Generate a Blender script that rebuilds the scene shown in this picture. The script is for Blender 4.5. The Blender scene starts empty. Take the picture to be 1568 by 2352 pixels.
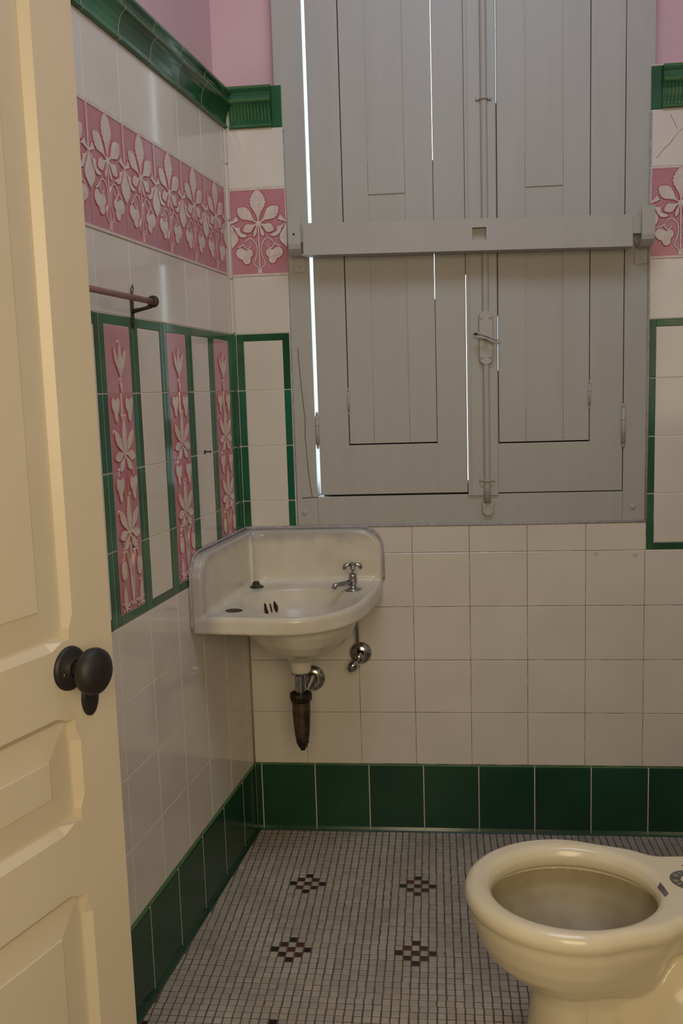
import bpy, bmesh, math, random
from mathutils import Vector, Matrix
from mathutils.bvhtree import BVHTree
rnd = random.Random(7)
PI = math.pi
S = bpy.context.scene
COL = S.collection

# ---------------------------------------------------------------- camera
cam_d = bpy.data.cameras.new('camera')
cam = bpy.data.objects.new('camera', cam_d); COL.objects.link(cam)
cam_d.sensor_fit = 'VERTICAL'; cam_d.sensor_height = 36.0; cam_d.sensor_width = 24.0
cam_d.lens = 2118.06 * 36.0 / 2352.0
cam_d.clip_start = 0.02
cam.matrix_world = (Matrix.Translation((0.52140, -2.45405, 1.22989)) @ Matrix.Rotation(0.102394, 4, 'Z')
                    @ Matrix.Rotation(1.43985, 4, 'X') @ Matrix.Rotation(-0.030877, 4, 'Z'))
S.camera = cam

# ---------------------------------------------------------------- daylight, corridor lamp, added top fill, exposure
W = bpy.data.worlds.new('sky'); S.world = W; W.use_nodes = True
bg = W.node_tree.nodes['Background']
bg.inputs[0].default_value = (0.76, 0.92, 1.0, 1); bg.inputs[1].default_value = 4.0

def area(name, loc, target, sx, sy, power, color):
    l = bpy.data.lights.new(name, 'AREA'); l.shape = 'RECTANGLE'; l.size = sx; l.size_y = sy
    l.energy = power; l.color = color
    o = bpy.data.objects.new(name, l); COL.objects.link(o); o.location = loc
    o.rotation_euler = (Vector(target) - Vector(loc)).to_track_quat('-Z', 'Y').to_euler()
    return o
area('corridor_lamp', (0.85, -3.1, 1.50), (0.50, -0.8, 0.4), 1.3, 1.1, 30.5, (1.0, 0.81, 0.50))
area('cool_top_fill', (0.62, -1.20, 2.93), (0.45, -0.25, 1.4), 0.9, 0.9, 16, (0.73, 0.87, 1.06))  # added cool area light, standing in for unseen daylight from above
S.view_settings.view_transform = 'Standard'; S.view_settings.look = 'None'
S.view_settings.exposure = 0.0; S.view_settings.gamma = 1.0; S.view_settings.use_curve_mapping = False

# ---------------------------------------------------------------- materials
def new_mat(name):
    m = bpy.data.materials.new(name); m.use_nodes = True
    return m, m.node_tree.nodes, m.node_tree.links, m.node_tree.nodes['Principled BSDF']

def mat(name, c1, c2=None, scale=8, rough=0.5, rvar=0.0, metal=0.0, island=0.0, bump=0.0, bscale=60,
        coat=0.0, spec=0.5, detail=4, stretch=None, contrast=(0.35, 0.65)):
    m, N, L, b = new_mat(name)
    b.inputs['Metallic'].default_value = metal; b.inputs['Roughness'].default_value = rough
    b.inputs['Specular IOR Level'].default_value = spec
    b.inputs['Coat Weight'].default_value = coat; b.inputs['Coat Roughness'].default_value = 0.08
    tc = N.new('ShaderNodeTexCoord'); mp = N.new('ShaderNodeMapping')
    L.new(tc.outputs['Object'], mp.inputs[0])
    if stretch: mp.inputs['Scale'].default_value = stretch
    n = N.new('ShaderNodeTexNoise'); n.inputs['Scale'].default_value = scale; n.inputs['Detail'].default_value = detail
    L.new(mp.outputs[0], n.inputs['Vector'])
    r = N.new('ShaderNodeMapRange'); r.inputs[1].default_value = contrast[0]; r.inputs[2].default_value = contrast[1]
    L.new(n.outputs['Fac'], r.inputs[0])
    mx = N.new('ShaderNodeMix'); mx.data_type = 'RGBA'
    mx.inputs[6].default_value = (*c1, 1); mx.inputs[7].default_value = (*(c2 or c1), 1)
    L.new(r.outputs[0], mx.inputs[0]); out = mx.outputs[2]
    if island:
        g = N.new('ShaderNodeNewGeometry'); hs = N.new('ShaderNodeHueSaturation')
        mr = N.new('ShaderNodeMapRange'); mr.inputs[3].default_value = 1 - island; mr.inputs[4].default_value = 1 + island
        L.new(g.outputs['Random Per Island'], mr.inputs[0]); L.new(mr.outputs[0], hs.inputs['Value'])
        L.new(out, hs.inputs['Color']); out = hs.outputs[0]
    L.new(out, b.inputs['Base Color'])
    if rvar:
        rr = N.new('ShaderNodeMapRange'); rr.inputs[3].default_value = max(rough - rvar, 0.02); rr.inputs[4].default_value = rough + rvar
        L.new(n.outputs['Fac'], rr.inputs[0]); L.new(rr.outputs[0], b.inputs['Roughness'])
    if bump:
        n2 = N.new('ShaderNodeTexNoise'); n2.inputs['Scale'].default_value = bscale; n2.inputs['Detail'].default_value = 3
        L.new(mp.outputs[0], n2.inputs['Vector'])
        bp = N.new('ShaderNodeBump'); bp.inputs['Strength'].default_value = bump; bp.inputs['Distance'].default_value = 0.002
        L.new(n2.outputs['Fac'], bp.inputs['Height']); L.new(bp.outputs[0], b.inputs['Normal'])
    return m

M = {}
M['white_tile'] = mat('white_glazed_tile', (0.63, 0.585, 0.525), (0.68, 0.635, 0.575), 5, 0.09, 0.03, island=0.025, bump=0.05, bscale=9)
M['grout'] = mat('dirty_grout', (0.42, 0.35, 0.26), (0.10, 0.065, 0.04), 22, 0.9, contrast=(0.38, 0.55))
M['pale_grout'] = mat('pale_grout', (0.60, 0.57, 0.48), (0.50, 0.46, 0.37), 14, 0.9)
M['green'] = mat('green_glaze', (0.026, 0.125, 0.056), (0.018, 0.078, 0.038), 9, 0.14, 0.05, island=0.28, bump=0.15, bscale=14)
M['teal'] = mat('blue_green_glaze', (0.014, 0.135, 0.085), (0.018, 0.095, 0.055), 9, 0.14, 0.05, island=0.25, bump=0.15, bscale=14)
M['green_edge'] = mat('thin_green_glaze', (0.045, 0.14, 0.055), (0.075, 0.15, 0.05), 30, 0.2)
M['base_green'] = mat('dark_green_glaze', (0.008, 0.048, 0.026), (0.012, 0.060, 0.030), 7, 0.20, 0.05, island=0.12, bump=0.1, bscale=14)
M['pink'] = mat('pink_glaze', (0.50, 0.185, 0.205), (0.47, 0.245, 0.30), 26, 0.18, 0.05, bump=0.1, bscale=18, contrast=(0.3, 0.7))
M['pale_pink'] = mat('pale_pink_glaze', (0.56, 0.30, 0.32), (0.50, 0.235, 0.27), 10, 0.18, 0.05, contrast=(0.35, 0.7))
M['deep_pink'] = mat('pooled_pink_glaze', (0.40, 0.105, 0.115), (0.36, 0.11, 0.14), 40, 0.18)
M['relief'] = mat('relief_cream_glaze', (0.66, 0.60, 0.54), (0.60, 0.46, 0.42), 55, 0.2)
M['plaster_pink'] = mat('pink_painted_plaster', (0.60, 0.40, 0.44), (0.63, 0.43, 0.46), 4, 0.8, bump=0.2, bscale=30)
M['ceiling'] = mat('ceiling_plaster', (0.62, 0.58, 0.56), None, 4, 0.9)
M['paint'] = mat('grey_oil_paint', (0.375, 0.370, 0.350), (0.40, 0.395, 0.375), 6, 0.5, 0.06, bump=0.25, bscale=25, stretch=(3, 3, 0.5))
M['metal_paint'] = mat('grey_painted_metal', (0.40, 0.393, 0.368), (0.38, 0.372, 0.348), 60, 0.5)
M['corner_grout'] = mat('brown_corner_grout', (0.36, 0.27, 0.16), (0.24, 0.16, 0.09), 18, 0.9)
M['caulk'] = mat('grey_caulk', (0.40, 0.38, 0.40), (0.30, 0.27, 0.27), 70, 0.8, bump=0.5)
M['dark'] = mat('gap_shade_and_crack', (0.018, 0.016, 0.015), None, 5, 0.9)  # near-black: shade of the closed gaps put into colour, also real cracks
M['door'] = mat('cream_door_paint', (0.55, 0.485, 0.375), (0.57, 0.505, 0.395), 5, 0.38, 0.05, bump=0.15, bscale=30)
M['black'] = mat('black_enamel', (0.007, 0.006, 0.007), (0.013, 0.011, 0.012), 40, 0.55, 0.08)
M['brass'] = mat('dull_brass', (0.20, 0.14, 0.07), None, 20, 0.4, metal=1)
M['porcelain'] = mat('aged_white_enamel', (0.66, 0.62, 0.53), (0.58, 0.53, 0.43), 11, 0.24, 0.06, bump=0.08, bscale=40)
M['toilet'] = mat('cream_porcelain', (0.77, 0.70, 0.52), (0.72, 0.64, 0.46), 6, 0.20, 0.06, bump=0.05, bscale=20)
def smear(m):
    N, L = m.node_tree.nodes, m.node_tree.links; b = N['Principled BSDF']; src = b.inputs['Base Color'].links[0].from_socket
    tc = N.new('ShaderNodeTexCoord'); sx = N.new('ShaderNodeSeparateXYZ'); L.new(tc.outputs['Object'], sx.inputs[0])
    n = N.new('ShaderNodeTexNoise'); n.inputs['Scale'].default_value = 22; n.inputs['Detail'].default_value = 5; L.new(tc.outputs['Object'], n.inputs['Vector'])
    def step(sock, a, b_, noise):
        r = N.new('ShaderNodeMapRange'); r.inputs[1].default_value = a; r.inputs[2].default_value = b_
        ad = N.new('ShaderNodeMath'); ad.operation = 'MULTIPLY_ADD'; ad.inputs[1].default_value = noise; L.new(n.outputs['Fac'], ad.inputs[0]); L.new(sock, ad.inputs[2])
        L.new(ad.outputs[0], r.inputs[0]); return r.outputs[0]
    z = step(sx.outputs['Z'], 0.852, 0.878, 0.045); y = step(sx.outputs['Y'], -0.385, -0.435, -0.05)
    mxx = N.new('ShaderNodeMath'); mxx.operation = 'MAXIMUM'; L.new(z, mxx.inputs[0])
    xm = N.new('ShaderNodeMapRange'); xm.inputs[1].default_value = 0.03; xm.inputs[2].default_value = -0.005; L.new(sx.outputs['X'], xm.inputs[0])
    yy = N.new('ShaderNodeMath'); yy.operation = 'MULTIPLY'; L.new(y, yy.inputs[0]); L.new(xm.outputs[0], yy.inputs[1]); L.new(yy.outputs[0], mxx.inputs[1])
    f = N.new('ShaderNodeMath'); f.operation = 'MULTIPLY'; f.inputs[1].default_value = 0.75; L.new(mxx.outputs[0], f.inputs[0])
    k = N.new('ShaderNodeMix'); k.data_type = 'RGBA'; k.inputs[7].default_value = (0.36, 0.335, 0.345, 1)
    L.new(f.outputs[0], k.inputs[0]); L.new(src, k.inputs[6]); L.new(k.outputs[2], b.inputs['Base Color'])
smear(M['porcelain'])
M['bowl_interior'] = mat('darker_bowl_interior', (0.40, 0.345, 0.235), (0.33, 0.275, 0.18), 16, 0.5, 0.05)  # darker, browner and rougher than the outer porcelain
M['chrome'] = mat('worn_chrome', (0.50, 0.50, 0.50), (0.32, 0.30, 0.29), 60, 0.20, 0.08, metal=1)
M['bronze'] = mat('tarnished_brass', (0.16, 0.115, 0.07), (0.07, 0.05, 0.035), 50, 0.42, 0.1, metal=0.8)
M['dark_bronze'] = mat('blackened_brass', (0.050, 0.042, 0.028), (0.025, 0.021, 0.015), 50, 0.45, 0.1, metal=0.7)
M['pinkpipe'] = mat('pink_painted_pipe', (0.36, 0.17, 0.13), (0.30, 0.13, 0.10), 30, 0.45)
M['olive'] = mat('verdigris_iron', (0.075, 0.065, 0.04), (0.03, 0.028, 0.02), 60, 0.6, metal=0.4)
M['rust'] = mat('rust_stain', (0.28, 0.10, 0.03), (0.12, 0.04, 0.015), 90, 0.8)
M['hole'] = mat('black_hole', (0.012, 0.009, 0.007), None, 5, 0.9)
M['drain_hole'] = mat('dark_tap_hole', (0.075, 0.058, 0.032), (0.05, 0.04, 0.025), 60, 0.7)
M['ink'] = mat('grey_green_ink', (0.075, 0.085, 0.070), (0.14, 0.14, 0.11), 160, 0.4)
M['violet_ink'] = mat('violet_ink', (0.12, 0.085, 0.11), (0.17, 0.15, 0.16), 120, 0.4)
M['mosaic'] = mat('white_mosaic', (0.42, 0.385, 0.335), (0.34, 0.305, 0.26), 6, 0.42, 0.08, island=0.10, bump=0.1, bscale=80)
M['mosaic_black'] = mat('black_mosaic', (0.012, 0.010, 0.013), None, 6, 0.35, island=0.3)
M['mosaic_red'] = mat('oxblood_mosaic', (0.060, 0.018, 0.015), None, 6, 0.4, island=0.35)
M['floor_grout'] = mat('floor_grout', (0.085, 0.072, 0.058), (0.14, 0.12, 0.10), 12, 0.9)
M['window_glass'] = mat('window_glass', (0.8, 0.9, 0.95), None, 5, 0.1)
M['hall'] = mat('corridor_wall', (0.60, 0.56, 0.49), None, 4, 0.8)
M['hall_floor'] = mat('corridor_floor', (0.20, 0.15, 0.10), (0.25, 0.19, 0.13), 6, 0.5)

# ---------------------------------------------------------------- mesh builder
class MB:
    def __init__(s, fn=None):
        s.v = []; s.f = []; s.m = []; s.mats = []; s.fn = fn or (lambda x, y, z: (x, y, z)); s.smooth = []
    def mi(s, m):
        if m not in s.mats: s.mats.append(m)
        return s.mats.index(m)
    def V(s, x, y, z):
        s.v.append(s.fn(x, y, z)); return len(s.v) - 1
    def F(s, idx, m, sm=False):
        s.f.append(tuple(idx)); s.m.append(s.mi(m)); s.smooth.append(sm)
    def box(s, x0, x1, y0, y1, z0, z1, m):
        i = [s.V(x, y, z) for x in (x0, x1) for y in (y0, y1) for z in (z0, z1)]
        for q in ((0, 1, 3, 2), (4, 6, 7, 5), (0, 4, 5, 1), (2, 3, 7, 6), (0, 2, 6, 4), (1, 5, 7, 3)):
            s.F([i[k] for k in q], m)
    def tile(s, a0, a1, z0, z1, m, o=0.0, g=0.0006, c=0.0012, dep=0.004, edge=None):
        # glazed tile facing -y in wall space (x = along, y = -out, z = up)
        a0 += g; a1 -= g; z0 += g; z1 -= g
        if a1 - a0 < 3 * c or z1 - z0 < 3 * c: return
        A = [s.V(a, -o + dep, z) for a, z in ((a0, z0), (a1, z0), (a1, z1), (a0, z1))]
        B = [s.V(a, -o + c * 0.6, z) for a, z in ((a0, z0), (a1, z0), (a1, z1), (a0, z1))]
        Cc = [s.V(a, -o, z) for a, z in ((a0 + c, z0 + c), (a1 - c, z0 + c), (a1 - c, z1 - c), (a0 + c, z1 - c))]
        s.F(Cc, m)
        for k in range(4):
            j = (k + 1) % 4
            s.F((A[k], A[j], B[j], B[k]), m); s.F((B[k], B[j], Cc[j], Cc[k]), edge or m)
    def lathe(s, prof, m, n=32, org=(0, 0, 0), axis=(0, 0, 1), sm=True, scale=(1, 1)):
        ax = Vector(axis).normalized(); q = Vector((0, 0, 1)).rotation_difference(ax); o = Vector(org)
        rows = []
        for r, h in prof:
            if r < 1e-6:
                p = q @ Vector((0, 0, h)) + o; rows.append([s.V(*p)] * n)
            else:
                rows.append([s.V(*(q @ Vector((r * math.cos(2 * PI * k / n) * scale[0], r * math.sin(2 * PI * k / n) * scale[1], h)) + o)) for k in range(n)])
        for a, b in zip(rows, rows[1:]):
            for k in range(n):
                j = (k + 1) % n
                idx = []
                for t in (a[k], a[j], b[j], b[k]):
                    if t not in idx: idx.append(t)
                if len(idx) > 2: s.F(idx, m, sm)
    def tube(s, pts, r, m, n=12, caps=True):
        pts = [Vector(p) for p in pts]; rs = r if isinstance(r, (list, tuple)) else [r] * len(pts)
        rows = []; prev = None
        for i, p in enumerate(pts):
            d = (pts[min(i + 1, len(pts) - 1)] - pts[max(i - 1, 0)]).normalized()
            if prev is None:
                u = d.orthogonal().normalized()
            else:
                u = (prev - d * prev.dot(d)).normalized()
            prev = u; w = d.cross(u)
            rows.append([s.V(*(p + (u * math.cos(2 * PI * k / n) + w * math.sin(2 * PI * k / n)) * rs[i])) for k in range(n)])
        for a, b in zip(rows, rows[1:]):
            for k in range(n):
                j = (k + 1) % n; s.F((a[k], a[j], b[j], b[k]), m, True)
        if caps:
            s.F(rows[0][::-1], m); s.F(rows[-1], m)
    def prism(s, poly, y0, y1, m, side=None, off=0.0):
        # poly in (x,z); cap at y1 (front), base at y0 grown outwards by off
        n = len(poly)
        ar = sum(poly[i][0] * poly[(i + 1) % n][1] - poly[(i + 1) % n][0] * poly[i][1] for i in range(n))
        if ar < 0: poly = poly[::-1]
        base = []
        for i in range(n):
            p0 = Vector(poly[i - 1]); p = Vector(poly[i]); p1 = Vector(poly[(i + 1) % n])
            e0 = (p - p0); e1 = (p1 - p)
            n0 = Vector((e0.y, -e0.x)); n1 = Vector((e1.y, -e1.x))
            nn = (n0.normalized() if n0.length > 1e-9 else Vector((0, 0))) + (n1.normalized() if n1.length > 1e-9 else Vector((0, 0)))
            nn = nn.normalized() if nn.length > 1e-6 else Vector((0, 0))
            base.append(p + nn * off)
        T = [s.V(p[0], y1, p[1]) for p in poly]; B = [s.V(p[0], y0, p[1]) for p in base]
        s.F(T, m)
        for i in range(n):
            j = (i + 1) % n; s.F((T[i], T[j], B[j], B[i]), side or m)
        return
    def ribbon(s, pts, w, y0, y1, m, side, off=0.0008):
        pts = [Vector(p) for p in pts]; L = []; R = []
        for i, p in enumerate(pts):
            d = (pts[min(i + 1, len(pts) - 1)] - pts[max(i - 1, 0)]).normalized(); nn = Vector((-d.y, d.x))
            L.append(p + nn * w / 2); R.append(p - nn * w / 2)
        for i in range(len(pts) - 1):
            a = [s.V(q.x, y1, q.y) for q in (L[i], L[i + 1], R[i + 1], R[i])]; s.F(a, m)
            for side_pts in ((L, 1), (R, -1)):
                P, sg = side_pts
                d = (pts[i + 1] - pts[i]).normalized(); nn = Vector((-d.y, d.x)) * sg * off
                b = [s.V(P[i].x, y1, P[i].y), s.V(P[i + 1].x, y1, P[i + 1].y),
                     s.V((P[i + 1] + nn).x, y0, (P[i + 1] + nn).y), s.V((P[i] + nn).x, y0, (P[i] + nn).y)]
                s.F(b, side)
    def build(s, name, parent=None, recalc=True, merge=False):
        me = bpy.data.meshes.new(name); me.from_pydata([tuple(v) for v in s.v], [], s.f)
        for m in s.mats: me.materials.append(m)
        me.polygons.foreach_set('material_index', s.m); me.polygons.foreach_set('use_smooth', s.smooth)
        me.update()
        if recalc or merge:
            bm = bmesh.new(); bm.from_mesh(me)
            if merge: bmesh.ops.remove_doubles(bm, verts=bm.verts, dist=1e-5)
            if recalc: bmesh.ops.recalc_face_normals(bm, faces=bm.faces)
            bm.to_mesh(me); bm.free()
        o = bpy.data.objects.new(name, me); COL.objects.link(o)
        if parent: o.parent = parent
        return o

def bevel(o, w, seg=2, angle=0.6):
    md = o.modifiers.new('bevel', 'BEVEL'); md.width = w; md.segments = seg; md.limit_method = 'ANGLE'; md.angle_limit = angle
    return o
def tag(o, label=None, cat=None, group=None, kind=None):
    if label: o['label'] = label
    if cat: o['category'] = cat
    if group: o['group'] = group
    if kind: o['kind'] = kind
    return o
def empty(name, loc=(0, 0, 0), rz=0.0):
    o = bpy.data.objects.new(name, None); COL.objects.link(o); o.location = loc; o.rotation_euler = (0, 0, rz)
    o.empty_display_size = 0.02
    return o
def curve_pts(pts, n=6, closed=False):
    out = []; N = len(pts)
    P = [Vector(p) for p in pts]
    rng = range(N if closed else N - 1)
    for i in rng:
        p0 = P[(i - 1) % N] if closed or i > 0 else P[i]; p1 = P[i]; p2 = P[(i + 1) % N]
        p3 = P[(i + 2) % N] if closed or i + 2 < N else p2
        for k in range(n):
            t = k / n
            out.append(0.5 * ((2 * p1) + (p2 - p0) * t + (2 * p0 - 5 * p1 + 4 * p2 - p3) * t * t + (3 * p1 - p0 - 3 * p2 + p3) * t ** 3))
    if not closed: out.append(P[-1])
    return out
def merged_quads(mb): return mb

# ---------------------------------------------------------------- dimensions
ANG = 0.10984                       # the left wall is out of square with the window wall
TW = 0.1524; TH = 0.1489; ZB = 0.195
def zr(k): return ZB + k * TH
D0 = 0.045; DP = 0.149              # left wall: corner strip and tile pitch
LM = Matrix.Rotation(PI / 2 - ANG, 4, 'Z')   # left wall space: x runs towards the corner, -y into the room
BASE = M

# ---------------------------------------------------------------- walls
def wall_root_build(name, mb, mat_world=None):
    o = mb.build(name, recalc=False)
    bm = bmesh.new(); bm.from_mesh(o.data); bmesh.ops.recalc_face_normals(bm, faces=bm.faces); bm.to_mesh(o.data); bm.free()
    if mat_world is not None: o.matrix_world = mat_world
    return tag(o, kind='structure')

FX0, FX1 = 0.128, 1.079             # window frame, outer
TX0, TX1 = 0.148, 1.069             # where the tiling stops at the frame
WZ0 = 0.865                         # underside of window frame
RX = 1.32                           # right wall
CEIL = 3.0

back = MB()
# masonry below, beside and above the window opening
back.box(-0.10, 0.19, 0.042, 0.20, 0, CEIL, M['plaster_pink']); back.box(1.02, RX + 0.1, 0.042, 0.20, 0, CEIL, M['plaster_pink'])
back.box(0.19, 1.02, 0.042, 0.20, 0, 0.90, M['plaster_pink']); back.box(0.19, 1.02, 0.042, 0.20, 2.62, CEIL, M['plaster_pink'])
# tile bed (grout shows between the tiles)
back.box(-0.03, RX, 0.0008, 0.042, 0, WZ0 - 0.001, M['grout'])
back.box(-0.03, TX0, 0.0008, 0.042, WZ0 - 0.001, 2.006, M['pale_grout']); back.box(TX1, RX, 0.0008, 0.042, WZ0 - 0.001, 2.0, M['pale_grout'])
wt = M['white_tile']
for r in range(4):
    for k in range(9):
        x0 = k * TW; x1 = min(x0 + TW, RX)
        back.tile(x0, x1, zr(r), zr(r + 1), wt)
for k in range(7):
    x0 = k * TW; x1 = x0 + TW
    if k == 6: x1 = TX1
    if x0 < TX0: x0 = TX0
    if x1 > x0: back.tile(x0, x1, zr(4), WZ0, wt)
def rows_above(a0, a1, splits):
    for z0, z1 in ((zr(8), zr(9)), (zr(10.5), zr(11.5))):
        for s0, s1 in zip(splits, splits[1:]): back.tile(s0, s1, z0, z1, wt)
rows_above(0, 0, [0.0, TX0]); rows_above(0, 0, [TX1, TX1 + 0.153, RX])
for s0, s1 in ((TX1 + 0.153, RX),):
    for r in range(4, 8): back.tile(s0, s1, zr(r), zr(r + 1), wt)
def green_panel(mb, a0, a1, bw=0.0205, inner=wt, rows=(4, 5, 6, 7), mats=None, left=True, right=True):
    z0, z1 = zr(rows[0]), zr(rows[-1] + 1)
    for r in rows:
        lo, hi = zr(r), zr(r + 1)
        gm = (mats or {}).get(r, M['green'])
        if left: mb.tile(a0, a0 + bw, lo, hi, gm, o=0.0004, c=0.0014, g=0.0011)
        if right: mb.tile(a1 - bw, a1, lo, hi, gm, o=0.0004, c=0.0014, g=0.0011)
        ilo = lo + (bw if r == rows[0] else 0); ihi = hi - (bw if r == rows[-1] else 0)
        if inner: mb.tile(a0 + bw - 0.001, a1 - bw + 0.001, ilo - (0.001 if r == rows[0] else 0), ihi + (0.001 if r == rows[-1] else 0), inner)
    mb.tile(a0 + bw - 0.003, a1 - bw + 0.003, z1 - bw, z1, M['green'], o=0.0004, c=0.0014, g=0.0011)
    mb.tile(a0 + bw - 0.003, a1 - bw + 0.003, z0, z0 + bw, M['green'], o=0.0004, c=0.0014, g=0.0011)
green_panel(back, 0.002, 0.1455, mats={6: M['teal'], 5: M['teal']})
green_panel(back, 1.0685, 1.2215, mats={6: M['teal'], 7: M['green']})
wall_back = wall_root_build('wall_back', back)

left = MB()                        # local x = -distance from the corner
DL = 2.30
left.box(-DL, 0.05, 0.042, 0.16, 0, CEIL, M['plaster_pink'])
left.box(-DL, 0.0, 0.0008, 0.042, 0, 2.006, M['pale_grout'])
def lt(d0, d1, z0, z1, m, **k): left.tile(-d1, -d0, z0, z1, m, **k)
cols = [0.0, D0] + [D0 + DP * i for i in range(1, 16)]
for r in list(range(0, 4)):
    for d0, d1 in zip(cols, cols[1:]): lt(d0, d1, zr(r), zr(r + 1), wt)
for d0, d1 in zip(cols[1:], cols[2:]):
    lt(d0, d1, zr(8), zr(9), wt); lt(d0, d1, zr(10.5), zr(11.5), wt)
    if d0 > D0 + 4.5 * DP:
        for r in range(4, 8):
            if d0 < D0 + 5.5 * DP: lt(d0 + 0.022, d1, zr(r), zr(r + 1), wt)
            else: lt(d0, d1, zr(r), zr(r + 1), wt)
# green half tiles closing the panel row, with small returns at both ends
dE = D0 + 5 * DP
for r in range(4, 8): lt(dE, dE + 0.0215, zr(r), zr(r + 1), M['green'] if r % 2 else M['teal'], o=0.0004, c=0.0014, g=0.0011)
lt(dE + 0.0205, dE + 0.030, zr(8) - 0.024, zr(8), M['green'], o=0.0012); lt(dE + 0.0205, dE + 0.030, zr(4), zr(4) + 0.024, M['green'], o=0.0012)
for i in range(5):
    a1 = -(D0 + i * DP); a0 = a1 - DP
    green_panel(left, a0, a1, inner=(wt if i % 2 else None), mats={6: M['green'] if i % 2 else M['teal'], 5: M['teal'] if i == 4 else M['green']})
# corner strip: green beside the panels, white bead elsewhere
for r in range(4, 8):
    lt(0.024, D0, zr(r), zr(r + 1), M['green'], o=0.0004, c=0.0014, g=0.0011)
    lt(0.0, 0.024, zr(r), zr(r + 1), M['green'], o=0.0030, c=0.004)
for z0, z1 in ((zr(8), zr(8.95)), (zr(8.95), zr(9.95)), (zr(9.95), zr(10.9)), (zr(10.9), zr(11.5))):
    lt(0.024, D0, z0, z1, wt); lt(0.0, 0.024, z0, z1, wt, o=0.0035, c=0.005)
wall_left = wall_root_build('wall_left', left, LM)

tc_ = MB(); tc_.ribbon([(1.149, 1.849), (1.132, 1.835), (1.115, 1.812), (1.099, 1.798), (1.083, 1.778)], 0.0011, 0.0, -0.0002, M['grout'], M['grout'], 0.0001)
tc_.ribbon([(1.115, 1.880), (1.124, 1.862), (1.133, 1.845)], 0.0009, 0.0, -0.0002, M['grout'], M['grout'], 0.0001); tc_.build('tile_crack', wall_back)
for hx_, hz_ in ((0.9415, 0.782), (1.0425, 0.777)):
    ph = MB(); ph.lathe([(0.0062, 0), (0.0052, 0.0006), (0.0022, 0.0008), (0, 0.0004)], M['pale_grout'], 14, (hx_, 0, hz_), (0, -1, 0)); ph.build('plugged_hole', wall_back)
cj = MB(); cj.tube([(0.0, -0.001, ZB), (0.0005, -0.0015, 0.45), (0.0, -0.001, 0.79)], 0.0032, M['corner_grout'], 8)
cj.build('corner_joint', wall_back)
# ---------------------------------------------------------------- relief tiles (parts of the walls)
def leaf(base, tip, w, n=9, fat=0.58, serr=0.10):
    b = Vector(base); t = Vector(tip); ax = t - b; L = ax.length; ax.normalize(); nx = Vector((-ax.y, ax.x))
    up = []; dn = []
    for i in range(1, n * 2):
        f = i / (n * 2)
        g = math.sin(PI * min(1, f ** (math.log(0.5) / math.log(fat)))) ** (1.7 if f < fat else 0.75)
        hw = w * g * (1 + (serr if (i % 2) and f > 0.3 else -serr * 0.5 if f > 0.3 else 0)) + 0.012 * (1 - f)
        up.append(b + ax * L * f + nx * hw); dn.append(b + ax * L * f - nx * hw)
    return [b + nx * 0.012] + up + [t] + dn[::-1] + [b - nx * 0.012]

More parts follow.
